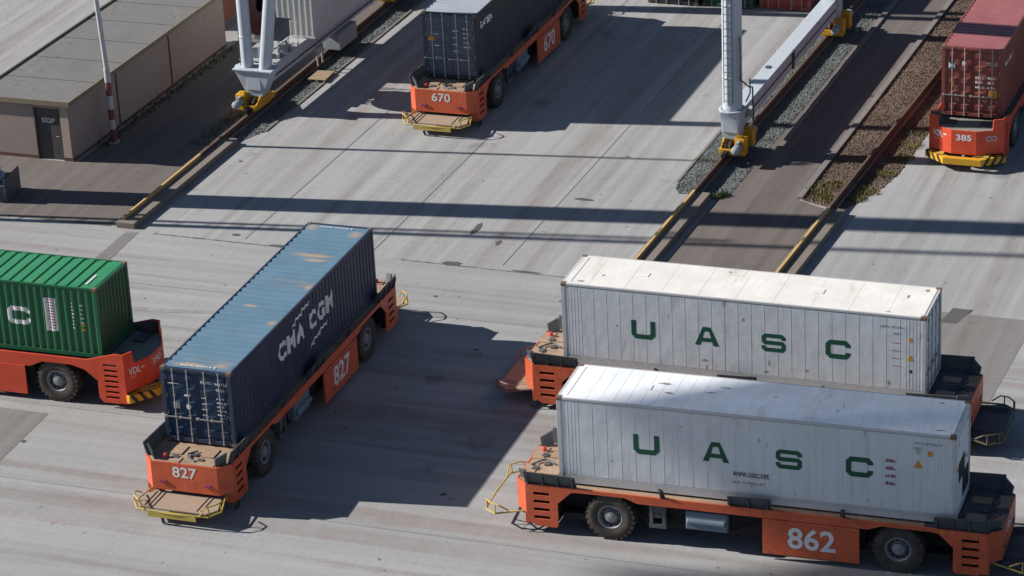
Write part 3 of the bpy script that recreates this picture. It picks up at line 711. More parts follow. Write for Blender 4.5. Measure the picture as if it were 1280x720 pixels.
# --- 670 load
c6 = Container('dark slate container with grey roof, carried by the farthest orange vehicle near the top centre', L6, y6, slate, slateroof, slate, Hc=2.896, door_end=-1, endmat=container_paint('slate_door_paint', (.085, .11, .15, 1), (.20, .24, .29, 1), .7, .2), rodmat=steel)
c6.side_text(text_mesh('S ATEX', .30, .03, 1.5), -5.6, 2.1, whitetext)
c6.door_text(glyph_lines(0, 0, .36, 5, .07, .2, 14), .6, 2.2, whitetext); c6.door_text(glyph_lines(0, 0, .24, 4, .06, .3, 15), .12, 2.1, whitetext)
c6.door_text(glyph_lines(0, 0, .28, 3, .06, .5, 16), -.7, 1.9, whitetext)
c6.door_text(rect(0, .30, 0, .20), -.98, 1.62, amber, name='orange_sticker')
# --- 385 load
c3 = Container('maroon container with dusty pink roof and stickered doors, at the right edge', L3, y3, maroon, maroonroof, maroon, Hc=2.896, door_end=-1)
c3.door_text(text_mesh('TCLU', .13, .01), .55, 2.2, whitetext)
c3.door_text(rect(0, .26, 0, .3), -.95, 1.95, whitetext, name='white_sticker')
c3.door_text(([(0, .3), (.13, .15), (.0, 0), (.26, 0), (.13, .15), (.26, .3)], [(0, 1, 5), (2, 3, 4)]), -.95, 1.95, uascgreen, off=.038, name='sticker_mark')
c3.door_text(glyph_lines(0, 0, .34, 3, .1, .2, 24), .12, 1.62, whitetext); c3.door_text(glyph_lines(0, 0, .34, 3, .1, .2, 25), .62, 1.62, whitetext)
c3.door_text(([(0, 0), (.2, 0), (.1, .2)], [(0, 1, 2)]), -.86, 1.22, amber, name='warning_sticker')
c3.door_text(([(0, 0), (.2, 0), (.1, .2)], [(0, 1, 2)]), -.44, .82, amber, name='warning_sticker')
c3.door_text(rect(0, .34, 0, .32), .66, .85, amber, name='yellow_sticker')
c3.door_text(([(.08 * math.cos(a * .5236) + .08, .1 * math.sin(a * .5236) + .1) for a in range(12)], [list(range(12))]), -.42, 2.12, whitetext, name='round_sticker')
c3.side_text(text_mesh('TCLU 853', .20, .02, 1.5), -5.7, 2.0, whitetext)
# --- stacked behind at the top
pp = W2(30.9 + 6.1, 18.4); Container('red container end on at the top edge, behind the slim white crane leg', (pp.x, pp.y), AY - R(1), container_paint('worn_red_paint', (.30, .045, .035, 1), (.4, .3, .28, 1), .8), maroonroof, Hc=2.896, door_end=-1, z=.02)
pp = W2(30.7 + 6.1, 15.75); Container('dark green container end on at the top edge, left of the red one', (pp.x, pp.y), AY - R(1), container_paint('dark_green_paint', (.015, .075, .045, 1), (.25, .3, .28, 1), .7), greenroof, Hc=2.896, door_end=-1, z=.02)
pp = W2(30.6 + 6.1, 13.1); Container('charcoal container end on at the top edge, left of the dark green one', (pp.x, pp.y), AY - R(1), slate, slateroof, Hc=2.591, door_end=-1, z=.02)

# ------------------------------------------------------------------ automated vehicles
def mirror4(fn, *names):
    for sx in (1, -1):
        for sy in (1, -1): fn(Matrix.Diagonal((sx, sy, 1, 1)))
def wheel_parts(t, x, y):
    s_ = -1 if y < 0 else 1
    w_ = MB(); r0 = .77
    prof = [(.40, -.20), (.44, -.225), (.58, -.24), (.70, -.235), (.755, -.20), (r0, -.15), (r0, .15), (.755, .20), (.70, .235), (.58, .24), (.44, .225), (.40, .20)]
    w_.lathe(prof, (x, y, r0), 'y', 40)
    for i in range(26):
        a = 2 * math.pi * i / 26
        for so in (-1, 1):
            q = MB(); q.box(-.045, .045, so * .06, so * .235, .70, .785)
            q2 = Matrix.Translation((x, y, r0)) @ Matrix.Rotation(a + (.12 if so > 0 else 0), 4, 'Y')
            w_.v, w_.f, b = w_.v, w_.f, len(w_.v)
            w_.v += [q2 @ v for v in q.v]; w_.f += [[b + i_ for i_ in f_] for f_ in q.f]
    wo = w_.build('wheel', rubber, t, smooth=True)
    m = MB(); o = s_
    m.lathe([(.41, -.18), (.41, o * .20), (.37, o * .215), (.34, o * .16), (.33, o * .10), (.20, o * .10), (.001, o * .10)], (x, y, r0), 'y', 32)
    for i in range(10):
        a = 2 * math.pi * i / 10; m.box(x + .3 * math.cos(a) - .015, x + .3 * math.cos(a) + .015, y + o * .12, y + o * .165, r0 + .3 * math.sin(a) - .015, r0 + .3 * math.sin(a) + .015)
    m.build('rim', rimm, wo, smooth=True)
    m = MB(); m.lathe([(.335, o * .104), (.335, o * .12), (.24, o * .125), (.24, o * .104)], (x, y, r0), 'y', 28); m.build('rim_well', rimdark, wo, smooth=True)
    m = MB(); m.lathe([(.20, o * .10), (.185, o * .18), (.15, o * .20), (.09, o * .20), (.08, o * .22), (.001, o * .225)], (x, y, r0), 'y', 24); m.build('hub', rimm, wo, smooth=True)
def bumper_old(t, sx, plate=True, bmat=yellow, pmat=platem):
    m = MB(); m.T = Matrix.Diagonal((sx, 1, 1, 1))
    m.tube([(7.2, 1.25, .6), (8.15, 1.5, .5), (8.55, 1.22, .48), (8.6, 0, .46), (8.55, -1.22, .48), (8.15, -1.5, .5), (7.2, -1.25, .6)], .03, 8)
    for sy in (-1, 1):
        m.tube([(7.75, sy * 1.42, .62), (8.02, sy * 1.50, .80), (8.30, sy * 1.42, .82), (8.55, sy * 1.15, .80), (8.57, sy * .95, .50)], .025, 8)
        m.tube([(8.15, sy * 1.5, .5), (8.15, sy * 1.48, .81)], .022, 6); m.tube([(8.5, sy * 1.25, .48), (8.5, sy * 1.22, .8)], .022, 6)
    o = m.build('bumper', bmat, t, smooth=True)
    if plate:
        p = MB(); p.T = m.T; p.prism([(7.35, -1.15), (8.15, -1.38), (8.5, -1.12), (8.5, 1.12), (8.15, 1.38), (7.35, 1.15)], .50, .55, 'z')
        for yy in (-.9, -.75, .75, .9, 1.05): p.box(7.45, 8.4, yy - .012, yy + .012, .55, .575)
        p.build('step_plate', pmat, o)
        p = MB(); p.T = m.T; p.box(8.56, 8.60, -.8, .85, .28, .50); p.build('kick_panel', bmat, o)
def old_agv(label, loc, rz, number=None, endnum=True, plates=(True, True), darkdeck=None, bmats=(None, None), group='orange automated vehicles with tube bumpers'):
    t = thing('automated_guided_vehicle', label, 'port vehicle', (loc[0], loc[1], 0), rz, group)
    b = MB()
    for sx in (1, -1):
        for sy in (1, -1):
            b.T = Matrix.Diagonal((sx, sy, 1, 1)); ya, yb = 1.44, 1.50
            b.box(6.87, 7.12, ya, yb, .30, 1.66); b.prism([(6.10, 1.08), (6.10, .30), (6.16, .24), (6.36, .24), (6.36, 1.66), (6.10, 1.66)], ya, yb)
            zs = [.24, .50, .60, .77, .87, 1.04, 1.14, 1.31, 1.41, 1.66]
            for i in range(0, 10, 2): b.box(6.36, 6.87, ya, yb, zs[i], zs[i + 1])
            b.prism([(6.10, 1.08), (5.66, 1.50), (5.45, 1.53), (3.95, 1.53), (3.55, 1.38), (0, 1.38), (0, 1.66), (6.10, 1.66)], ya, yb)
            b.prism([(7.12, 1.50), (7.12, 1.44), (7.46, 1.10), (7.5, 1.15)], .68, 1.66, 'z')
            b.box(7.12, 7.16, 1.2, 1.5, .30, .68)
            b.box(7.06, 7.11, .95, 1.44, .30, 1.6)
        b.T = Matrix.Diagonal((sx, 1, 1, 1)); b.box(7.45, 7.50, -1.15, 1.15, .68, 1.66)
        b.T = Matrix.Diagonal((sx, sx, 1, 1)); b.box(.35, 3.30, -1.53, -1.46, .20, 1.36)
    body = b.build('body', orange, t, bevel=.006)
    # deck
    plan = [(7.44, -1.12), (7.44, 1.12), (7.1, 1.43), (-7.1, 1.43), (-7.44, 1.12), (-7.44, -1.12), (-7.1, -1.43), (7.1, -1.43)]
    d = MB(); d.prism(plan, 1.60, 1.645, 'z')
    for sx in (1, -1):
        for sy in (1, -1): d.T = Matrix.Diagonal((sx, sy, 1, 1)); d.box(7.08, 7.46, .2, 1.0, 1.645, 1.672); d.box(6.3, 6.9, .35, .75, 1.645, 1.68)
    if darkdeck:
        d2 = MB(); d2.prism([(x, y) for x, y in plan if x > 0] and [(7.44, -1.12), (7.44, 1.12), (7.1, 1.43), (5.2, 1.43), (5.2, -1.43), (7.1, -1.43)], 1.645, 1.652, 'z'); d2.build('dark_plate', deckdark, t)  # darker layer over the deck at the positive x end only
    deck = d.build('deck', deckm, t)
    h = MB()
    for sx in (1, -1):
        for yy, xx in ((.35, 7.0), (-.55, 7.05), (-.2, 6.75)):
            h = MB(); h.box(sx * xx, sx * (xx + .16), yy, yy + .22, 1.66, 1.70); h.build('twist_lock', vane, t)
        h = MB(); h.tube([(sx * 6.6, -.1, 1.70), (sx * 6.9, .1, 1.72), (sx * 7.1, 0, 1.70), (sx * 7.3, -.3, 1.70)], .03, 6); h.build('hose', vane, t)
    # guide vanes
    def V(T, x0, x1, z1, ribs):
        v = MB(); v.T = T
        v._add([(x0, 1.36, 1.64), (x1, 1.36, 1.64), (x1, 1.50, z1), (x0 + .03, 1.50, z1 - .05), (x0, 1.40, 1.64), (x1, 1.40, 1.64), (x1, 1.54, z1), (x0 + .03, 1.54, z1 - .05)],
               [(0, 3, 2, 1), (4, 5, 6, 7), (0, 1, 5, 4), (1, 2, 6, 5), (2, 3, 7, 6), (3, 0, 4, 7)])
        for i in range(ribs):
            xx = x0 + .1 + (x1 - x0 - .2) * i / max(1, ribs - 1)
            v._add([(xx - .02, 1.40, 1.64), (xx + .02, 1.40, 1.64), (xx + .02, 1.50, 1.64), (xx - .02, 1.50, 1.64), (xx - .02, 1.54, z1 - .08), (xx + .02, 1.54, z1 - .08), (xx + .02, 1.58, z1 - .08), (xx - .02, 1.58, z1 - .08)],
                   [(0, 1, 2, 3), (4, 7, 6, 5), (0, 4, 5, 1), (1, 5, 6, 2), (2, 6, 7, 3), (3, 7, 4, 0)])
        v.build('guide_vane', vane, t)
    for sx in (1, -1):
        for sy in (1, -1):
            T = Matrix.Diagonal((sx, sy, 1, 1)); V(T, 5.5, 7.15, 2.10, 4); V(T, 2.70, 2.86, 2.0, 1)
            v = MB(); v.T = T; v._add([(7.1, 1.30, 1.66), (7.40, 1.05, 1.66), (7.46, 1.10, 1.95), (7.16, 1.40, 2.08), (7.06, 1.26, 1.66), (7.36, 1.01, 1.66), (7.42, 1.06, 1.95), (7.12, 1.36, 2.08)],
                                      [(0, 1, 2, 3), (4, 7, 6, 5), (0, 4, 5, 1), (1, 5, 6, 2), (2, 6, 7, 3), (3, 7, 4, 0)]); v.build('guide_vane', vane, t)
    for sy in (1, -1): V(Matrix.Diagonal((-sy, sy, 1, 1)), -.75, .6, 2.05, 3)
    # under chassis
    m = MB(); m.box(-7.0, 7.0, -.85, .85, .62, 1.58); m.box(-3.4, 3.4, -1.15, 1.15, .50, 1.32)
    for sx in (-1, 1): m.tube([(sx * 4.45, -1.2, .77), (sx * 4.45, 1.2, .77)], .16, 10); m.box(sx * 6.1, sx * 7.05, -1.38, 1.38, .42, 1.55); m.box(sx * 5.2, sx * 6.0, -1.3, 1.3, .5, .72)
    m.build('chassis', black, t)
    for sx in (-1, 1):
        for sy in (-1, 1): wheel_parts(t, sx * 4.45, sy * 1.22)
        T = Matrix.Diagonal((sx, sx, 1, 1))
        q = MB(); q.T = T; q.box(-2.06, -.75, -1.45, -1.16, .68, 1.30); q.tube([(-2.0, -1.47, .98), (-.8, -1.47, .98)], .1, 10); q.build('tank', tankm, t, bevel=.04)
        q = MB(); q.T = T; q.tube([(-3.3, -1.2, 1.25), (-2.4, -1.3, .78), (-1.6, -1.28, .60), (-.6, -1.3, .74), (.3, -1.22, 1.1)], .03, 6); q.build('hose', black, t)
        q = MB(); q.T = T; q.tube([(-3.9, -1.1, 1.3), (-3.5, -1.32, .9), (-3.0, -1.3, .7), (-2.6, -1.2, .9)], .025, 6); q.build('hose', black, t)
        q = MB(); q.T = T; q.tube([(-7.0, -1.5, .34), (-7.25, -1.52, .12), (-6.9, -1.5, .06), (-6.6, -1.4, .2)], .025, 6); q.build('tow_loop', black, t)
        q = MB(); q.T = T; q.box(5.72, 5.86, -1.506, -1.49, 1.53, 1.62); q.build('side_marker', amber, t)
        q = MB(); q.T = T
        for xb in [(.55 + .5 * i_) for i_ in range(6)]: q.lathe([(.001, -.012), (.02, -.012), (.025, 0)], (xb, -1.53, 1.30), 'y', 8); q.lathe([(.001, -.012), (.02, -.012), (.025, 0)], (xb, -1.53, .26), 'y', 8)
        q.box(.40, 3.25, -1.532, -1.528, 1.25, 1.255); q.build('panel_bolts', vane, t)
        q = MB(); q.T = T; q.box(-3.22, -2.68, -1.42, -1.16, .58, .72); q.box(-3.2, -3.1, -1.42, -1.16, .72, 1.4); q.box(-2.8, -2.7, -1.42, -1.16, .72, 1.4); q.box(-3.1, -2.8, -1.36, -1.2, .9, 1.4); q.lathe([(.001, -.02), (.07, -.02), (.07, .06)], (-2.95, -1.38, 1.0), 'y', 12); q.build('valve_bracket', vane, t)
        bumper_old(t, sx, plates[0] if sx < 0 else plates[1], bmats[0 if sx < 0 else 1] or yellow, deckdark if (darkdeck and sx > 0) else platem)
        for sy in (-1, 1):
            q = MB(); q.box(sx * 7.50, sx * 7.545, sy * .78 - .13, sy * .78 + .10, .93, 1.03); q.build('lamp', glassm.m, t, bevel=.01)
            q = MB(); q.box(sx * 7.2, sx * 7.35, sy * 1.02, sy * 1.16, .45, .95); q.build('bumper_strut', vane, t)
        if number and endnum: place_text(text_mesh(number, .38, .018, .84), 'number', whitetext, t, (sx * 7.502, -.52 * sx * -1 * -1 if False else (sx * -.41), 1.17), (0, sx, 0), off=.005)
    if number:
        for sx in (1, -1):
            place_text(text_mesh(number, .72, .02, 1.46), 'number', whitetext, t, (sx * 1.12, sx * -1.53, .47), (sx, 0, 0), off=.005)
    q = MB(); q.lathe([(.001, .14), (.05, .13), (.07, .05), (.08, 0)], (-7.2, .75, 1.68), 'z', 12); q.lathe([(.001, .14), (.05, .13), (.07, .05), (.08, 0)], (7.2, -.75, 1.68), 'z', 12)
    q.build('beacon', shoe, t, smooth=True)
    return t

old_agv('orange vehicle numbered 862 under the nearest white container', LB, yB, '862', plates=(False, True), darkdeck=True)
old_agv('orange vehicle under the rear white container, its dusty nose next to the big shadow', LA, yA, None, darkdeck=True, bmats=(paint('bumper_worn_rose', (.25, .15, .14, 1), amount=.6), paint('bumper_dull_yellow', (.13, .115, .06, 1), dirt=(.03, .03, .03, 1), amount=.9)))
old_agv('orange vehicle numbered 827 under the navy container with pale blue roof', LC, yC, '827')
old_agv('orange vehicle numbered 670 near the top centre under the dark slate container', L6, y6, '670')

def new_agv(label, loc, rz, number, group='red orange automated vehicles with striped bumpers'):
    t = thing('automated_guided_vehicle', label, 'port vehicle', (loc[0], loc[1], 0), rz, group)
    b = MB(); DZ = 1.62
    for sx in (1, -1):
        for sy in (1, -1):
            b.T = Matrix.Diagonal((sx, sy, 1, 1)); ya, yb = 1.44, 1.50
            zs = [.20, .38, .46, .58, .66, .78, .86, .98, 1.06, 1.18, 1.26, 1.38, 1.46, 1.58, 1.66, 1.76]
            # louvred end panel
            b.box(6.72, 7.0, ya, yb, .22, 1.76); b.prism([(5.95, 1.0), (5.95, .36), (6.1, .20), (6.22, .20), (6.22, 1.76), (5.95, 1.76)], ya, yb)
            for i in range(0, 16, 2): b.box(6.22, 6.72, ya, yb, zs[i], zs[i + 1])
            b.prism([(5.95, 1.0), (5.5, 1.36), (5.0, 1.5), (3.9, 1.5), (3.4, 1.28), (0, 1.28), (0, 1.76), (5.95, 1.76)], ya, yb)
            # nose facets
            b.prism([(6.98, 1.5), (6.98, 1.44), (7.42, .47), (7.48, .5)], .62, 1.62, 'z')
            b._add([(6.985, 1.49, 1.61), (7.19, 1.08, 1.61), (7.15, 1.12, 2.05), (6.985, 1.49, 2.05), (6.93, 1.45, 1.61), (7.13, 1.05, 1.61), (7.10, 1.09, 2.05), (6.93, 1.45, 2.05)],
                   [(0, 1, 2, 3), (4, 7, 6, 5), (0, 4, 5, 1), (1, 5, 6, 2), (2, 6, 7, 3), (3, 7, 4, 0)])
            b.prism([(6.98, 1.7), (6.98, 2.05), (6.7, 2.07), (5.6, 1.76), (5.6, 1.7)], 1.445, 1.495)
        b.T = Matrix.Diagonal((sx, 1, 1, 1)); b.box(7.42, 7.48, -.5, .5, .62, 1.62)
        b.T = Matrix.Diagonal((sx, sx, 1, 1)); b.box(.3, 3.2, -1.52, -1.46, .2, 1.28)
    b.build('body', redorange, t, bevel=.008)
    d = MB(); plan = [(7.4, -.5), (7.4, .5), (6.95, 1.43), (-6.95, 1.43), (-7.4, .5), (-7.4, -.5), (-6.95, -1.43), (6.95, -1.43)]
    d.prism(plan, 1.55, 1.60, 'z'); d.build('deck', greydeck, t)
    for sx in (-1, 1):
        for sy in (-1, 1):
            d = MB(); d.T = Matrix.Diagonal((sx, sy, 1, 1)); d.prism([(6.9, 1.60), (6.9, 2.0), (6.65, 2.02), (5.6, 1.72), (5.6, 1.60)], 1.36, 1.442); d.box(6.4, 6.8, .5, 1.4, 1.60, 1.66); d.build('deck_liner', deckdark, t)
    m = MB(); m.box(-6.9, 6.9, -.85, .85, .55, 1.54); m.box(-3.4, 3.4, -1.2, 1.2, .4, 1.25)
    for sx in (-1, 1): m.tube([(sx * 4.35, -1.2, .77), (sx * 4.35, 1.2, .77)], .16, 10); m.box(sx * 5.95, sx * 6.95, -1.4, 1.4, .35, 1.5)
    m.build('chassis', black, t)
    for sx in (-1, 1):
        for sy in (-1, 1): wheel_parts(t, sx * 4.35, sy * 1.22)
        q = MB(); q.T = Matrix.Diagonal((sx, 1, 1, 1))
        q.prism([(7.0, -1.55), (7.15, -1.62), (7.85, -.75), (7.85, .75), (7.15, 1.62), (7.0, 1.55), (7.0, 1.35), (7.6, .6), (7.6, -.6), (7.0, -1.35)], .30, .58, 'z')
        bo = q.build('bumper', yellowbright, t, bevel=.02)
        q = MB(); q.T = Matrix.Diagonal((sx, 1, 1, 1)); e0 = Vector((7.85, .75)); e1 = Vector((7.15, 1.62)); dd = e1 - e0
        nn = Vector((dd.y, -dd.x)).normalized() * .006
        for sy in (1, -1):
            for k in range(3):
                q = MB(); q.T = Matrix.Diagonal((sx, 1, 1, 1))
                a = e0 + dd * (.08 + .3 * k) + nn; c = e0 + dd * (.08 + .3 * k + .13) + nn; sh = dd * .16
                pts = [(a.x, a.y * sy, .305), (c.x, c.y * sy, .305), (c.x + sh.x, (c.y + sh.y) * sy, .575), (a.x + sh.x, (a.y + sh.y) * sy, .575)]
                q._add(pts, [(0, 1, 2, 3)])
                q._add([(p[0], p[1], .584) for p in [(a.x + sh.x, (a.y + sh.y) * sy), (c.x + sh.x, (c.y + sh.y) * sy), (c.x + sh.x - .14, (c.y + sh.y - .1) * sy), (a.x + sh.x - .14, (a.y + sh.y - .1) * sy)]], [(0, 1, 2, 3)])
                q.build('warning_stripe', blackstripe, bo)
        q = MB(); q.T = Matrix.Diagonal((sx, 1, 1, 1)); q.box(7.0, 7.6, -1.0, -.8, .42, .62); q.tube([(7.3, -.9, .6), (7.6, -.4, .57)], .03, 6); q.build('bumper_bracket', yellow, bo)
        q = MB(); q.T = Matrix.Diagonal((sx, 1, 1, 1)); q.box(7.0, 7.6, .8, 1.0, .42, .62); q.build('bumper_bracket', yellow, bo)
        q = MB(); q.box(sx * 7.485, sx * 7.55, -.05, .05, .50, .6) ; q.build('sensor', steel, t, bevel=.01)
        # number, maker mark and emblem on the nose facets, for both ends
        place_text(text_mesh(number, .26, .03, .62), 'number', whitetext, t, (sx * 7.482, sx * -.31, 1.20), (0, sx, 0), off=.005)
        fa = Vector((sx * 6.98, -1.5 * sx, 0)); fb = Vector((sx * 7.48, -.5 * sx, 0)); fd = (fb - fa).normalized()
        logo = join(text_mesh('VDL', .26, .02, .50), shift(rect(0, .16, 0, .05), .52, .12), shift(rect(0, .04, 0, .05), .1, -.12), shift(rect(0, .04, 0, .05), .22, -.12))
        place_text(logo, 'maker_mark', whitetext, t, fa + fd * .2 + Vector((0, 0, 1.22)), fd, off=.006)
        ga = Vector((sx * 7.48, .5 * sx, 0)); gb = Vector((sx * 6.98, 1.5 * sx, 0)); gd = (gb - ga).normalized()
        ring = lambda cx: join(*[([(cx + r1 * math.cos(a) * 1.1, r1 * math.sin(a)) for a, r1 in ((t_, .07), (t_ + .3927, .07), (t_ + .3927, .12), (t_, .12))], [(0, 1, 2, 3)]) for t_ in [i * .3927 for i in range(16)]])
        place_text(join(shift(ring(0), .35, .0), shift(ring(0), .56, 0)), 'emblem', steel, t, ga + gd * .15 + Vector((0, 0, 1.28)), gd, off=.006)
        q = MB(); q.T = Matrix.Diagonal((sx, sx, 1, 1)); q.box(7.0, 7.14, 1.05, 1.2, .78, .9); q.build('lamp', glassm.m, t, bevel=.01)
        for sy in (-1, 1):
            pass
    for sx in (1, -1): place_text(text_mesh(number, .72, .02, 1.40), 'number', whitetext, t, (sx * .62, sx * -1.52, .42), (sx, 0, 0), off=.005)
    return t
new_agv('red orange vehicle numbered 390 under the bright green container at the left edge', LD, yD, '390')
new_agv('red orange vehicle numbered 385 under the maroon container at the right edge', L3, y3, '385')

# ------------------------------------------------------------------ stacking crane (one portal over the vehicles)
cr_o = W2(13.0, .0); CY = AY - R(.7)
cr = thing('stacking_crane', 'pale grey gantry crane on yellow bogies straddling the vehicle lane', 'crane', (cr_o.x, cr_o.y, 0), CY)
def crane_leg_set(y0, left):
    # local x along rail, y = -v
    s_ = MB()
    s_.box(-.4, 15.6, y0 - .33, y0 + .33, 1.15, 1.92)
    for k in range(3): s_.box(3.5 + k * 4, 3.58 + k * 4, y0 - .36, y0 + .36, 1.12, 1.95)
    sb = s_.build('sill_beam', cranew, cr, bevel=.02)
    for xe in (0, 15.0):
        m = MB(); t = .42; ty = .85 if left else .42
        zb = .85
        m._add([(xe - .34, y0 - .34, zb), (xe + .34, y0 - .34, zb), (xe + .34, y0 + .34, zb), (xe - .34, y0 + .34, zb), (xe - t, y0 - ty, 2.0), (xe + t, y0 - ty, 2.0), (xe + t, y0 + ty, 2.0), (xe - t, y0 + ty, 2.0)],
               [(3, 2, 1, 0), (4, 5, 6, 7), (0, 1, 5, 4), (1, 2, 6, 5), (2, 3, 7, 6), (3, 0, 4, 7)])
        if left: m.box(xe - .48, xe + .48, y0 - .92, y0 + .92, 2.0, 2.07); m.lathe([(.001, 0), (.36, 0), (.36, .16), (.001, .16)], (xe, y0 + .62, 1.93), 'z', 24)
        else: m.lathe([(.001, 0), (.56, 0), (.56, .07), (.44, .07)], (xe, y0, 2.0), 'z', 28)
        for a in range(12):
            m.box(xe + .5 * math.cos(a * .5236) - .02, xe + .5 * math.cos(a * .5236) + .02, y0 + .5 * math.sin(a * .5236) - .02, y0 + .5 * math.sin(a * .5236) + .02, 2.07, 2.1)
        m.build('leg_base', cranew, cr, bevel=.015)
    legr = .26 if left else .40
    lean = .45 if not left else 0
    for xe in ((0, 15.0)):
        m = MB(); xs = xe; yl_ = y0 + (.40 if left else 0); m.tube([(xs, yl_, 2.05), (xs + lean * (1 if xe == 0 else -1), yl_, 18.3)], legr, 24); m.build('leg', cranew, cr, smooth=True)
    if left:
        m = MB(); m.tube([(0, y0 - .42, 2.05), (.6, y0 - 2.6, 18.3)], .28, 24); m.build('leg_brace', cranew, cr, smooth=True)
        m = MB(); m.tube([(15, y0 - .42, 2.05), (14.4, y0 - 2.6, 18.3)], .28, 24); m.build('leg_brace', cranew, cr, smooth=True)
    for xe, d in ((0, -1), (15.0, 1)):
        bogie = MB(); q = bogie
        q.prism([(xe - .9, .45), (xe - .9, .62), (xe - .35, .90), (xe + .35, .90), (xe + .9, .62), (xe + .9, .45), (xe + .5, .38), (xe - .5, .38)], y0 - .30, y0 - .22)
        q.prism([(xe - .9, .45), (xe - .9, .62), (xe - .35, .90), (xe + .35, .90), (xe + .9, .62), (xe + .9, .45), (xe + .5, .38), (xe - .5, .38)], y0 + .22, y0 + .30)
        q.box(xe - .3, xe + .3, y0 - .3, y0 + .3, .74, .92); q.box(xe - .98, xe - .9, y0 - .3, y0 + .3, .40, .66); q.box(xe + .9, xe + .98, y0 - .3, y0 + .3, .40, .66)
        bo = q.build('bogie', yellowbright, cr, bevel=.02)
        for xw in (xe - .55, xe + .55):
            m = MB(); m.lathe([(.001, -.11), (.28, -.11), (.28, -.08), (.24, -.075), (.24, .075), (.28, .08), (.28, .11), (.001, .11)], (xw, y0, .59), 'y', 24); m.build('bogie_wheel', railrust, bo)
        side = -1 if not left else 1
        for k, xw in enumerate((xe - .55, xe + .55)):
            g = MB(); g.box(xw - .24, xw + .24, y0 + side * .30, y0 + side * .72, .34, 1.05); g.lathe([(.001, side * .72), (.24, side * .70), (.28, side * .34)], (xw, y0, .66), 'y', 18); g.box(xw - .1, xw + .1, y0 + side * .34, y0 + side * .6, 1.02, 1.12)
            g.build('gearbox', yellowbright, bo, bevel=.03)
            m = MB(); dx = -1 if k == 0 else 1
            m.lathe([(.001, 0), (.14, 0), (.155, dx * .03), (.155, dx * .5), (.175, dx * .5), (.175, dx * .56), (.11, dx * .60), (.001, dx * .61)], (xw + dx * .2, y0 + side * .48, .74), 'x', 18)
            for r_ in range(6): m.lathe([(.155, dx * (.08 + r_ * .065)), (.17, dx * (.08 + r_ * .065)), (.17, dx * (.1 + r_ * .065)), (.155, dx * (.1 + r_ * .065))], (xw + dx * .2, y0 + side * .48, .74), 'x', 18)
            m.box(xw + dx * .25, xw + dx * .5, y0 + side * .42, y0 + side * .54, .88, 1.0)
            m.build('motor', motor, bo, smooth=True)
        m = MB(); m.box(xe + d * .98, xe + d * 1.25, y0 - .1, y0 + .1, .40, .6); m.lathe([(.001, d * .12), (.1, d * .12), (.12, 0)], (xe + d * 1.25, y0, .5), 'x', 14); m.build('buffer', black, bo)
crane_leg_set(0, True); crane_leg_set(-21.15, False)
# ladder, conduit on the right leg
m = MB(); yl = -21.15
for sx in (-.17, .17): m.tube([(-.42, yl + .05 + sx, 2.4), (.03, yl + .05 + sx, 18)], .02, 6)
for i in range(52): z_ = 2.5 + i * .3; xo = -.42 + .45 * (z_ - 2.4) / 15.6; m.tube([(xo, yl - .12, z_), (xo, yl + .22, z_)], .014, 6)
m.build('ladder', vane, cr)
m = MB(); m.tube([(-.25, yl - .42, 5.2), (-.25, yl - .43, 3.4), (.1, yl - .66, 3.0), (.35, yl - .74, 2.9), (.38, yl - .76, 1.3)], .035, 8); m.tube([(.47, yl - .42, 2.2), (.47, yl - .6, 2.6), (.47, yl - .6, 3.2)], .03, 8); m.build('conduit', vane, cr, smooth=True)
m = MB(); m.box(.7, 1.0, yl - .6, yl - .36, 1.5, 1.85); m.build('junction_box', steel, cr, bevel=.01)
m = MB(); m.box(5.2, 5.5, yl + .0, yl + .2, 1.95, 1.96); m.tube([(7.5, yl - .36, 1.15), (7.5, yl - .40, 2.0)], .06, 8); m.build('beam_fittings', vane, cr)
for xe in (0, 15.0):
    for y0, rr, ln in ((.40, .26, 0), (-21.15, .40, .45)):
        m = MB()
        for zz in (3.4, 6.4, 9.4): dxx = ln * (zz - 2.05) / 16.25 * (1 if xe == 0 else -1); m = MB(); m.lathe([(rr, 0), (rr + .012, .02), (rr + .012, .06), (rr, .08)], (xe + dxx, y0, zz), 'z', 24); m.build('weld_ring', cranew, cr)
m = MB(); m.tube([(-.05, .68, 2.1), (-.05, .68, 17)], .03, 6); m.build('conduit', vane, cr)
m = MB(); m.tube([(.6, -21.5, 1.5), (14.4, -21.5, 1.5)], .03, 6); m.build('conduit', vane, cr)
m = MB(); m.tube([(.6, -.36, 1.35), (14.4, -.36, 1.35)], .03, 6); m.build('conduit', vane, cr)
# portal top
m = MB()
for xe in (.45, 14.55): m.box(xe - .5, xe + .5, -21.8, .6, 18.3, 19.8)
m.box(.2, 14.8, -.5, .3, 18.3, 19.2); m.box(.2, 14.8, -21.5, -20.7, 18.3, 19.2)
m.build('portal_girder', cranew, cr)
m = MB(); m.box(.6, 14.4, -20.0, -8.0, 18.4, 18.9); m.box(2, 13, -18, -10, 18.9, 21.5); m.build('sky_block_trolley', cranew, cr)  # unseen trolley, made wide to block sky light over the lane
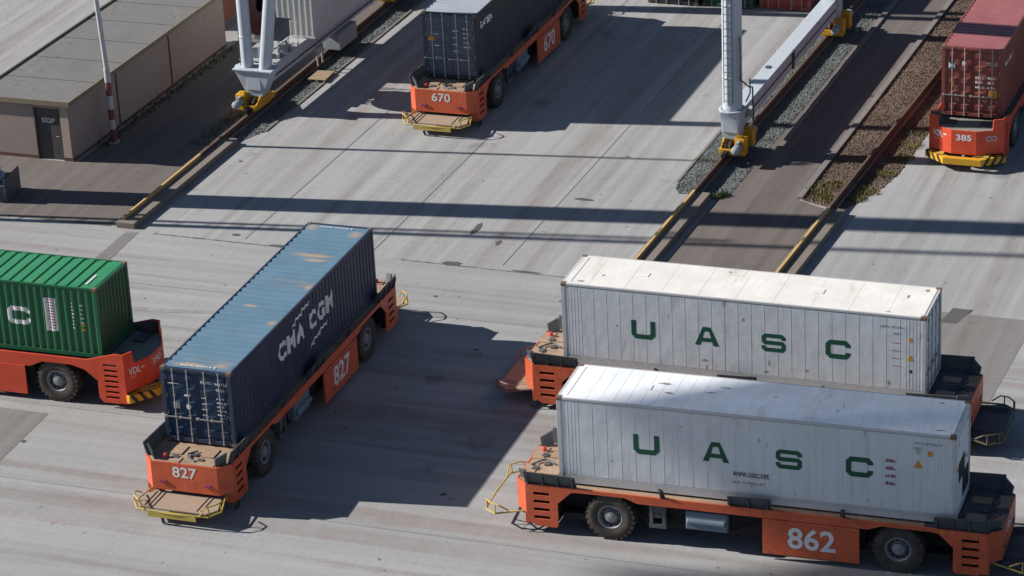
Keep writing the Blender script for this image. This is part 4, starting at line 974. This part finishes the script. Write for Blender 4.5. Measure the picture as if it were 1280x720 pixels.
# electrical house on the left sill
m = MB(); hx0, hx1, hy0, hy1, hz0, hz1 = 4.2, 11.8, -.85, .95, 1.98, 4.7
m.box(hx0 + .04, hx1, hy0, hy1, hz0, hz1)
for i in range(7):
    y = hy0 + .03 + i * (hy1 - hy0 - .16) / 6; m.prism([(y, 0), (y + .13, 0), (y + .10, .05), (y + .03, .05)], 0, 1, 'z') if False else m._add([(hx0 + .04, y, hz0 + .1), (hx0 + .04, y + .15, hz0 + .1), (hx0 - .02, y + .12, hz0 + .1), (hx0 - .02, y + .03, hz0 + .1), (hx0 + .04, y, hz1 - .1), (hx0 + .04, y + .15, hz1 - .1), (hx0 - .02, y + .12, hz1 - .1), (hx0 - .02, y + .03, hz1 - .1)], [(0, 3, 2, 1), (4, 5, 6, 7), (0, 4, 7, 3), (3, 7, 6, 2), (2, 6, 5, 1)])
m.box(hx0 - .02, hx0 + .04, hy0, hy1, hz0, hz0 + .1)
m.build('electrical_house', paint('white_house_paint', (.62, .62, .60, 1), amount=.3, rough=.4), cr)
m = MB()
for i in range(8): y = hy0 + i * .26; m.tube([(2.6, y * .9, 1.95), (2.6, y * .9, 2.35)], .02, 6)
m.box(1.0, hx0, -.5, 1.3, 1.92, 1.97); m.build('walkway', steel, cr)
m = MB(); m.tube([(1.2, 1.25, 3.0), (3.9, 1.25, 3.0)], .02, 6); m.tube([(1.2, 1.25, 2.5), (3.9, 1.25, 2.5)], .02, 6)
for i in range(4): m.tube([(1.2 + i * .9, 1.25, 1.97), (1.2 + i * .9, 1.25, 3.0)], .02, 6)
for i in range(4): m.tube([(3.3, .9 - i * .45, 1.97), (3.3, .9 - i * .45, 3.0)], .02, 6)
m.tube([(3.3, 1.0, 3.0), (3.3, -.5, 3.0)], .02, 6); m.build('railing', steel, cr)
m = MB(); m.box(2.0, 2.9, -.3, 1.0, 2.55, 3.25); m.box(1.95, 2.95, -.35, 1.05, 3.25, 3.3); m.build('control_cabinet', cabin, cr, bevel=.02)
m = MB()
for i in range(7): m.box(1.4 + .2 * i, 1.52 + .2 * i, -.42 + .1 * (i % 2), -.25, 1.97, 2.2 + .12 * (i % 3))
m.box(1.3, 1.9, .2, .8, 1.97, 2.45); m.build('pumps', motor, cr, bevel=.02)
# cable reel
m = MB(); m.lathe([(.35, .95), (1.35, .95), (1.35, 1.0), (.35, 1.0)], (1.7, -.5, 4.3), 'y', 40)
m.lathe([(.35, 1.35), (1.35, 1.35), (1.35, 1.4), (.35, 1.4)], (1.7, -.5, 4.3), 'y', 40)
for i in range(16):
    a = i * math.pi / 8; m.tube([(1.7, .92, 4.3), (1.7 + 1.35 * math.cos(a), .92, 4.3 + 1.35 * math.sin(a))], .03, 6)
ro = m.build('cable_reel', reelred, cr)
m = MB(); m.lathe([(.4, .97), (1.1, .97), (1.1, 1.33), (.4, 1.33)], (1.7, -.5, 4.3), 'y', 40); m.build('wound_cable', black, ro)
m = MB(); m.tube([(5.3, -.34, 1.2), (5.3, -.36, .3)], .05, 8); m.tube([(5.8, -.34, 1.2), (5.8, -.36, .3)], .05, 8); m.box(5.2, 5.9, -.4, -.3, .9, 1.15); m.build('cable_guides', steel, cr)
m = MB(); m.box(7.3, 9.2, -.55, .25, .35, 1.12); m.build('battery_box', motor, cr, bevel=.02)

# pallet lying by the left rail
pw = W2(17.6, .85); pal = thing('wooden_pallet', 'wooden pallet lying on the ballast beside the left crane rail', 'pallet', (pw.x, pw.y, .03), AY + R(3))
m = MB()
for i in range(3): m.box(-.6, .6, -.4 + i * .35, -.3 + i * .35, 0, .1)
woodm = paint('weathered_wood', (.38, .29, .19, 1), amount=.6, rough=.9)
m.build('runners', woodm, pal); m = MB()
for i in range(7): m.box(-.6 + i * .17, -.48 + i * .17, -.42, .42, .1, .13)
m.build('slats', woodm, pal)

# ------------------------------------------------------------------ low building with a flat roof
bo_ = W2(5.85, -5.2); bl = thing('utility_building', 'low rendered building with flat felt roof and slate door at the upper left', 'building', (bo_.x, bo_.y, 0), AY)
BL, BW, BH = 14.8, 4.15, 2.50     # local x back along u, local y = -v
m = MB()
m.box(0, .22, 0, .42, .16, BH); m.box(0, .22, 1.62, BW, .16, BH); m.box(0, .22, .42, 1.62, 2.28, BH)
m.box(.22, BL, 0, .2, .12, BH); m.box(.22, BL, BW - .2, BW, .12, BH); m.box(BL - .2, BL, .2, BW - .2, .12, BH)
m.build('wall', wallm, bl)
m = MB(); m.box(-.02, .2, -.02, .40, 0, .16); m.box(-.02, .2, 1.64, BW + .02, 0, .16); m.box(.2, BL + .02, -.02, .18, 0, .12); m.box(.2, BL + .02, BW - .18, BW + .02, 0, .12); m.build('plinth', plinthm, bl)
m = MB(); m.box(-.03, 0, .02, .40, .16, BH - .02); m.build('door_pillar', pillarm, bl, bevel=.005)
m = MB(); m.box(.08, .13, .44, 1.60, .02, 2.26)
dr = m.build('door', doorm, bl, bevel=.005)
m = MB(); m.tube([(.05, .58, 1.05), (.02, .58, 1.05), (.02, .70, 1.05)], .015, 6); m.build('handle', steel, dr)
place_text(text_mesh('S22P', .20, .025, .62), 'lettering', whitetext, dr, (.08, 1.33, 1.62), (0, -1, 0), off=.006)
m = MB(); x = -.12
n = 6; pl = (BL + .2) / n
for i in range(n): m.box(-.12 + i * pl + .03, -.12 + (i + 1) * pl - .03, -.10, BW + .10, BH + .02, BH + .14)
rf = m.build('roof', roofm, bl, bevel=.01)
m = MB(); m.box(-.10, BL + .06, -.08, BW + .08, BH, BH + .06); m.build('roof_joint', black, rf)
m = MB(); m.box(-.17, -.12, -.14, BW + .14, BH - .04, BH + .18); m.box(-.12, BL + .1, -.15, -.10, BH - .02, BH + .17); m.box(-.12, BL + .1, BW + .10, BW + .15, BH - .02, BH + .22); m.build('roof_edge', ochre, rf)
for xx in (4.2, 9.2): m = MB(); m.box(xx, xx + .06, -.04, 0, .12, BH); m.build('downpipe', plinthm, bl)
pw = W2(22.5, -6.8); b2 = thing('brick_hut', 'small brick red hut behind the low building at the top edge', 'building', (pw.x, pw.y, 0), AY)
m = MB(); m.box(0, 5, 0, 3.0, 0, 2.4); m.build('wall', brick, b2); m = MB(); m.box(-.1, 5.1, -.1, 3.1, 2.4, 2.55); m.build('roof', kerbc, b2)

for q0, q1 in ((( .40), .44), (1.60, 1.64)): m = MB(); m.box(-.02, .1, q0, q1, .02, 2.3); m.build('door_jamb', vane, bl)
# red and white pole
pw = W2(8.28, -4.57); po = thing('lamp_pole', 'slim white pole with red and white banded foot beside the low building', 'pole', (pw.x, pw.y, 0), 0)
m = MB(); m.tube([(0, 0, 3.3), (-.55, 0, 17)], .11, 16, r2=.07); m.build('shaft', polew, po, smooth=True)
for k in range(6):
    m = MB(); z0 = [0, .62, 1.05, 1.5, 2.1, 2.7][k]; z1 = [.62, 1.05, 1.5, 2.1, 2.7, 3.3][k]; m.tube([(0, 0, z0), (0, 0, z1)], .13, 16); m.build('band', redband if k % 2 == 0 else polew, po, smooth=True)
m = MB(); m.box(-.2, .2, -.2, .2, 0, .06); m.build('foot_plate', steel, po)
m = MB(); m.box(-.9, -.2, -.15, .15, 16.9, 17.05); m.build('lamp_head', steel, po)

# column whose foot shows at the left edge; its long shadow crosses the yard
pw = W2(1.75, -6.65)
co = thing('steel_column', 'blue grey round column on a dark steel foot at the left edge', 'column', (pw.x, pw.y, 0), R(-14))
m = MB(); m.tube([(-.35, 0, .7), (-.35, 0, 34)], .70, 28); m.build('shaft', paint('blue_grey_paint', (.28, .31, .45, 1), amount=.3), co, smooth=True)
m = MB(); m.lathe([(.001, 0), (.85, 0), (.85, .1), (.7, .1)], (-.35, 0, .72), 'z', 28); m.build('flange', cranew, co)
m = MB(); m.box(-1.6, .80, -.75, .75, 0, .72); m.box(.80, .86, -.8, .8, 0, 1.0); m.build('foot', vane, co, bevel=.03)

# light mast outside the frame at the left: twin uprights; and an unseen crane deck added to shade the nearest container
sdv = Vector((math.cos(R(SHADOW_AZ)), math.sin(R(SHADOW_AZ))))
pm = Vector((-20.1, 109.35)) - sdv * 9
ms = thing('lattice_mast', 'tall twin tube lattice mast standing left of the yard', 'mast', (pm.x, pm.y, 0), R(SHADOW_AZ))
m = MB()
m.tube([(0, -.2, 0), (0, -.2, 34)], .16, 10); m.tube([(0, .22, 0), (0, .22, 22)], .10, 10)
m.build('uprights', steel, ms)
m = MB()
for i in range(28): m.tube([(0, -.2, 1 + i * .75), (0, .22, 1.3 + i * .75)], .03, 6)
m.build('bracing', steel, ms)
m = MB(); m.box(-.6, .6, -.8, .8, 0, .4); m.build('footing', kerbc, ms)
# added shade caster, high out of view; outline cut to the wanted shadow
bh = 62.0; back = bh / math.tan(R(SUN_EL))
back = back; base = Vector((1.2, 78.75)) - sdv * back; gp = [(1.2, 78.75), (5.6, 77.95), (7.5, 77.95), (9.2, 78.75), (15, 80.0), (27, 81), (27, 62), (9, 62), (6, 74), (3, 77.6)]
qc = thing('shade_crane', 'unseen crane deck on legs left of view, shaped to shade the nearest white container', 'crane', (base.x, base.y, 0), 0)
m = MB(); xx = 1.3        # added sun-filtering deck:  bars with gaps between them
while xx < 26.9:
    ys = []
    for (a0, b0), (a1, b1) in zip(gp, gp[1:] + gp[:1]):
        if (a0 <= xx < a1) or (a1 <= xx < a0): ys.append(b0 + (b1 - b0) * (xx - a0) / (a1 - a0))
    if len(ys) >= 2: m.box(xx - 1.2, xx - 1.2 + .40, min(ys) - 78.75, max(ys) - 78.75, bh, bh + .02)
    xx += .50
for yy in (-15, -10, -5, -2.2): m.box(7.5 if yy < -5 else 4.5, 25.8, yy, yy + .25, bh + .02, bh + .3)
m.build('shade_grating', cranew, qc)
for x, y in ((9, -16), (25, -16), (25, -6)):
    m = MB(); m.tube([(x, y - 8, 0), (x, y, bh)], .6, 12); m.build('leg', cranew, qc)
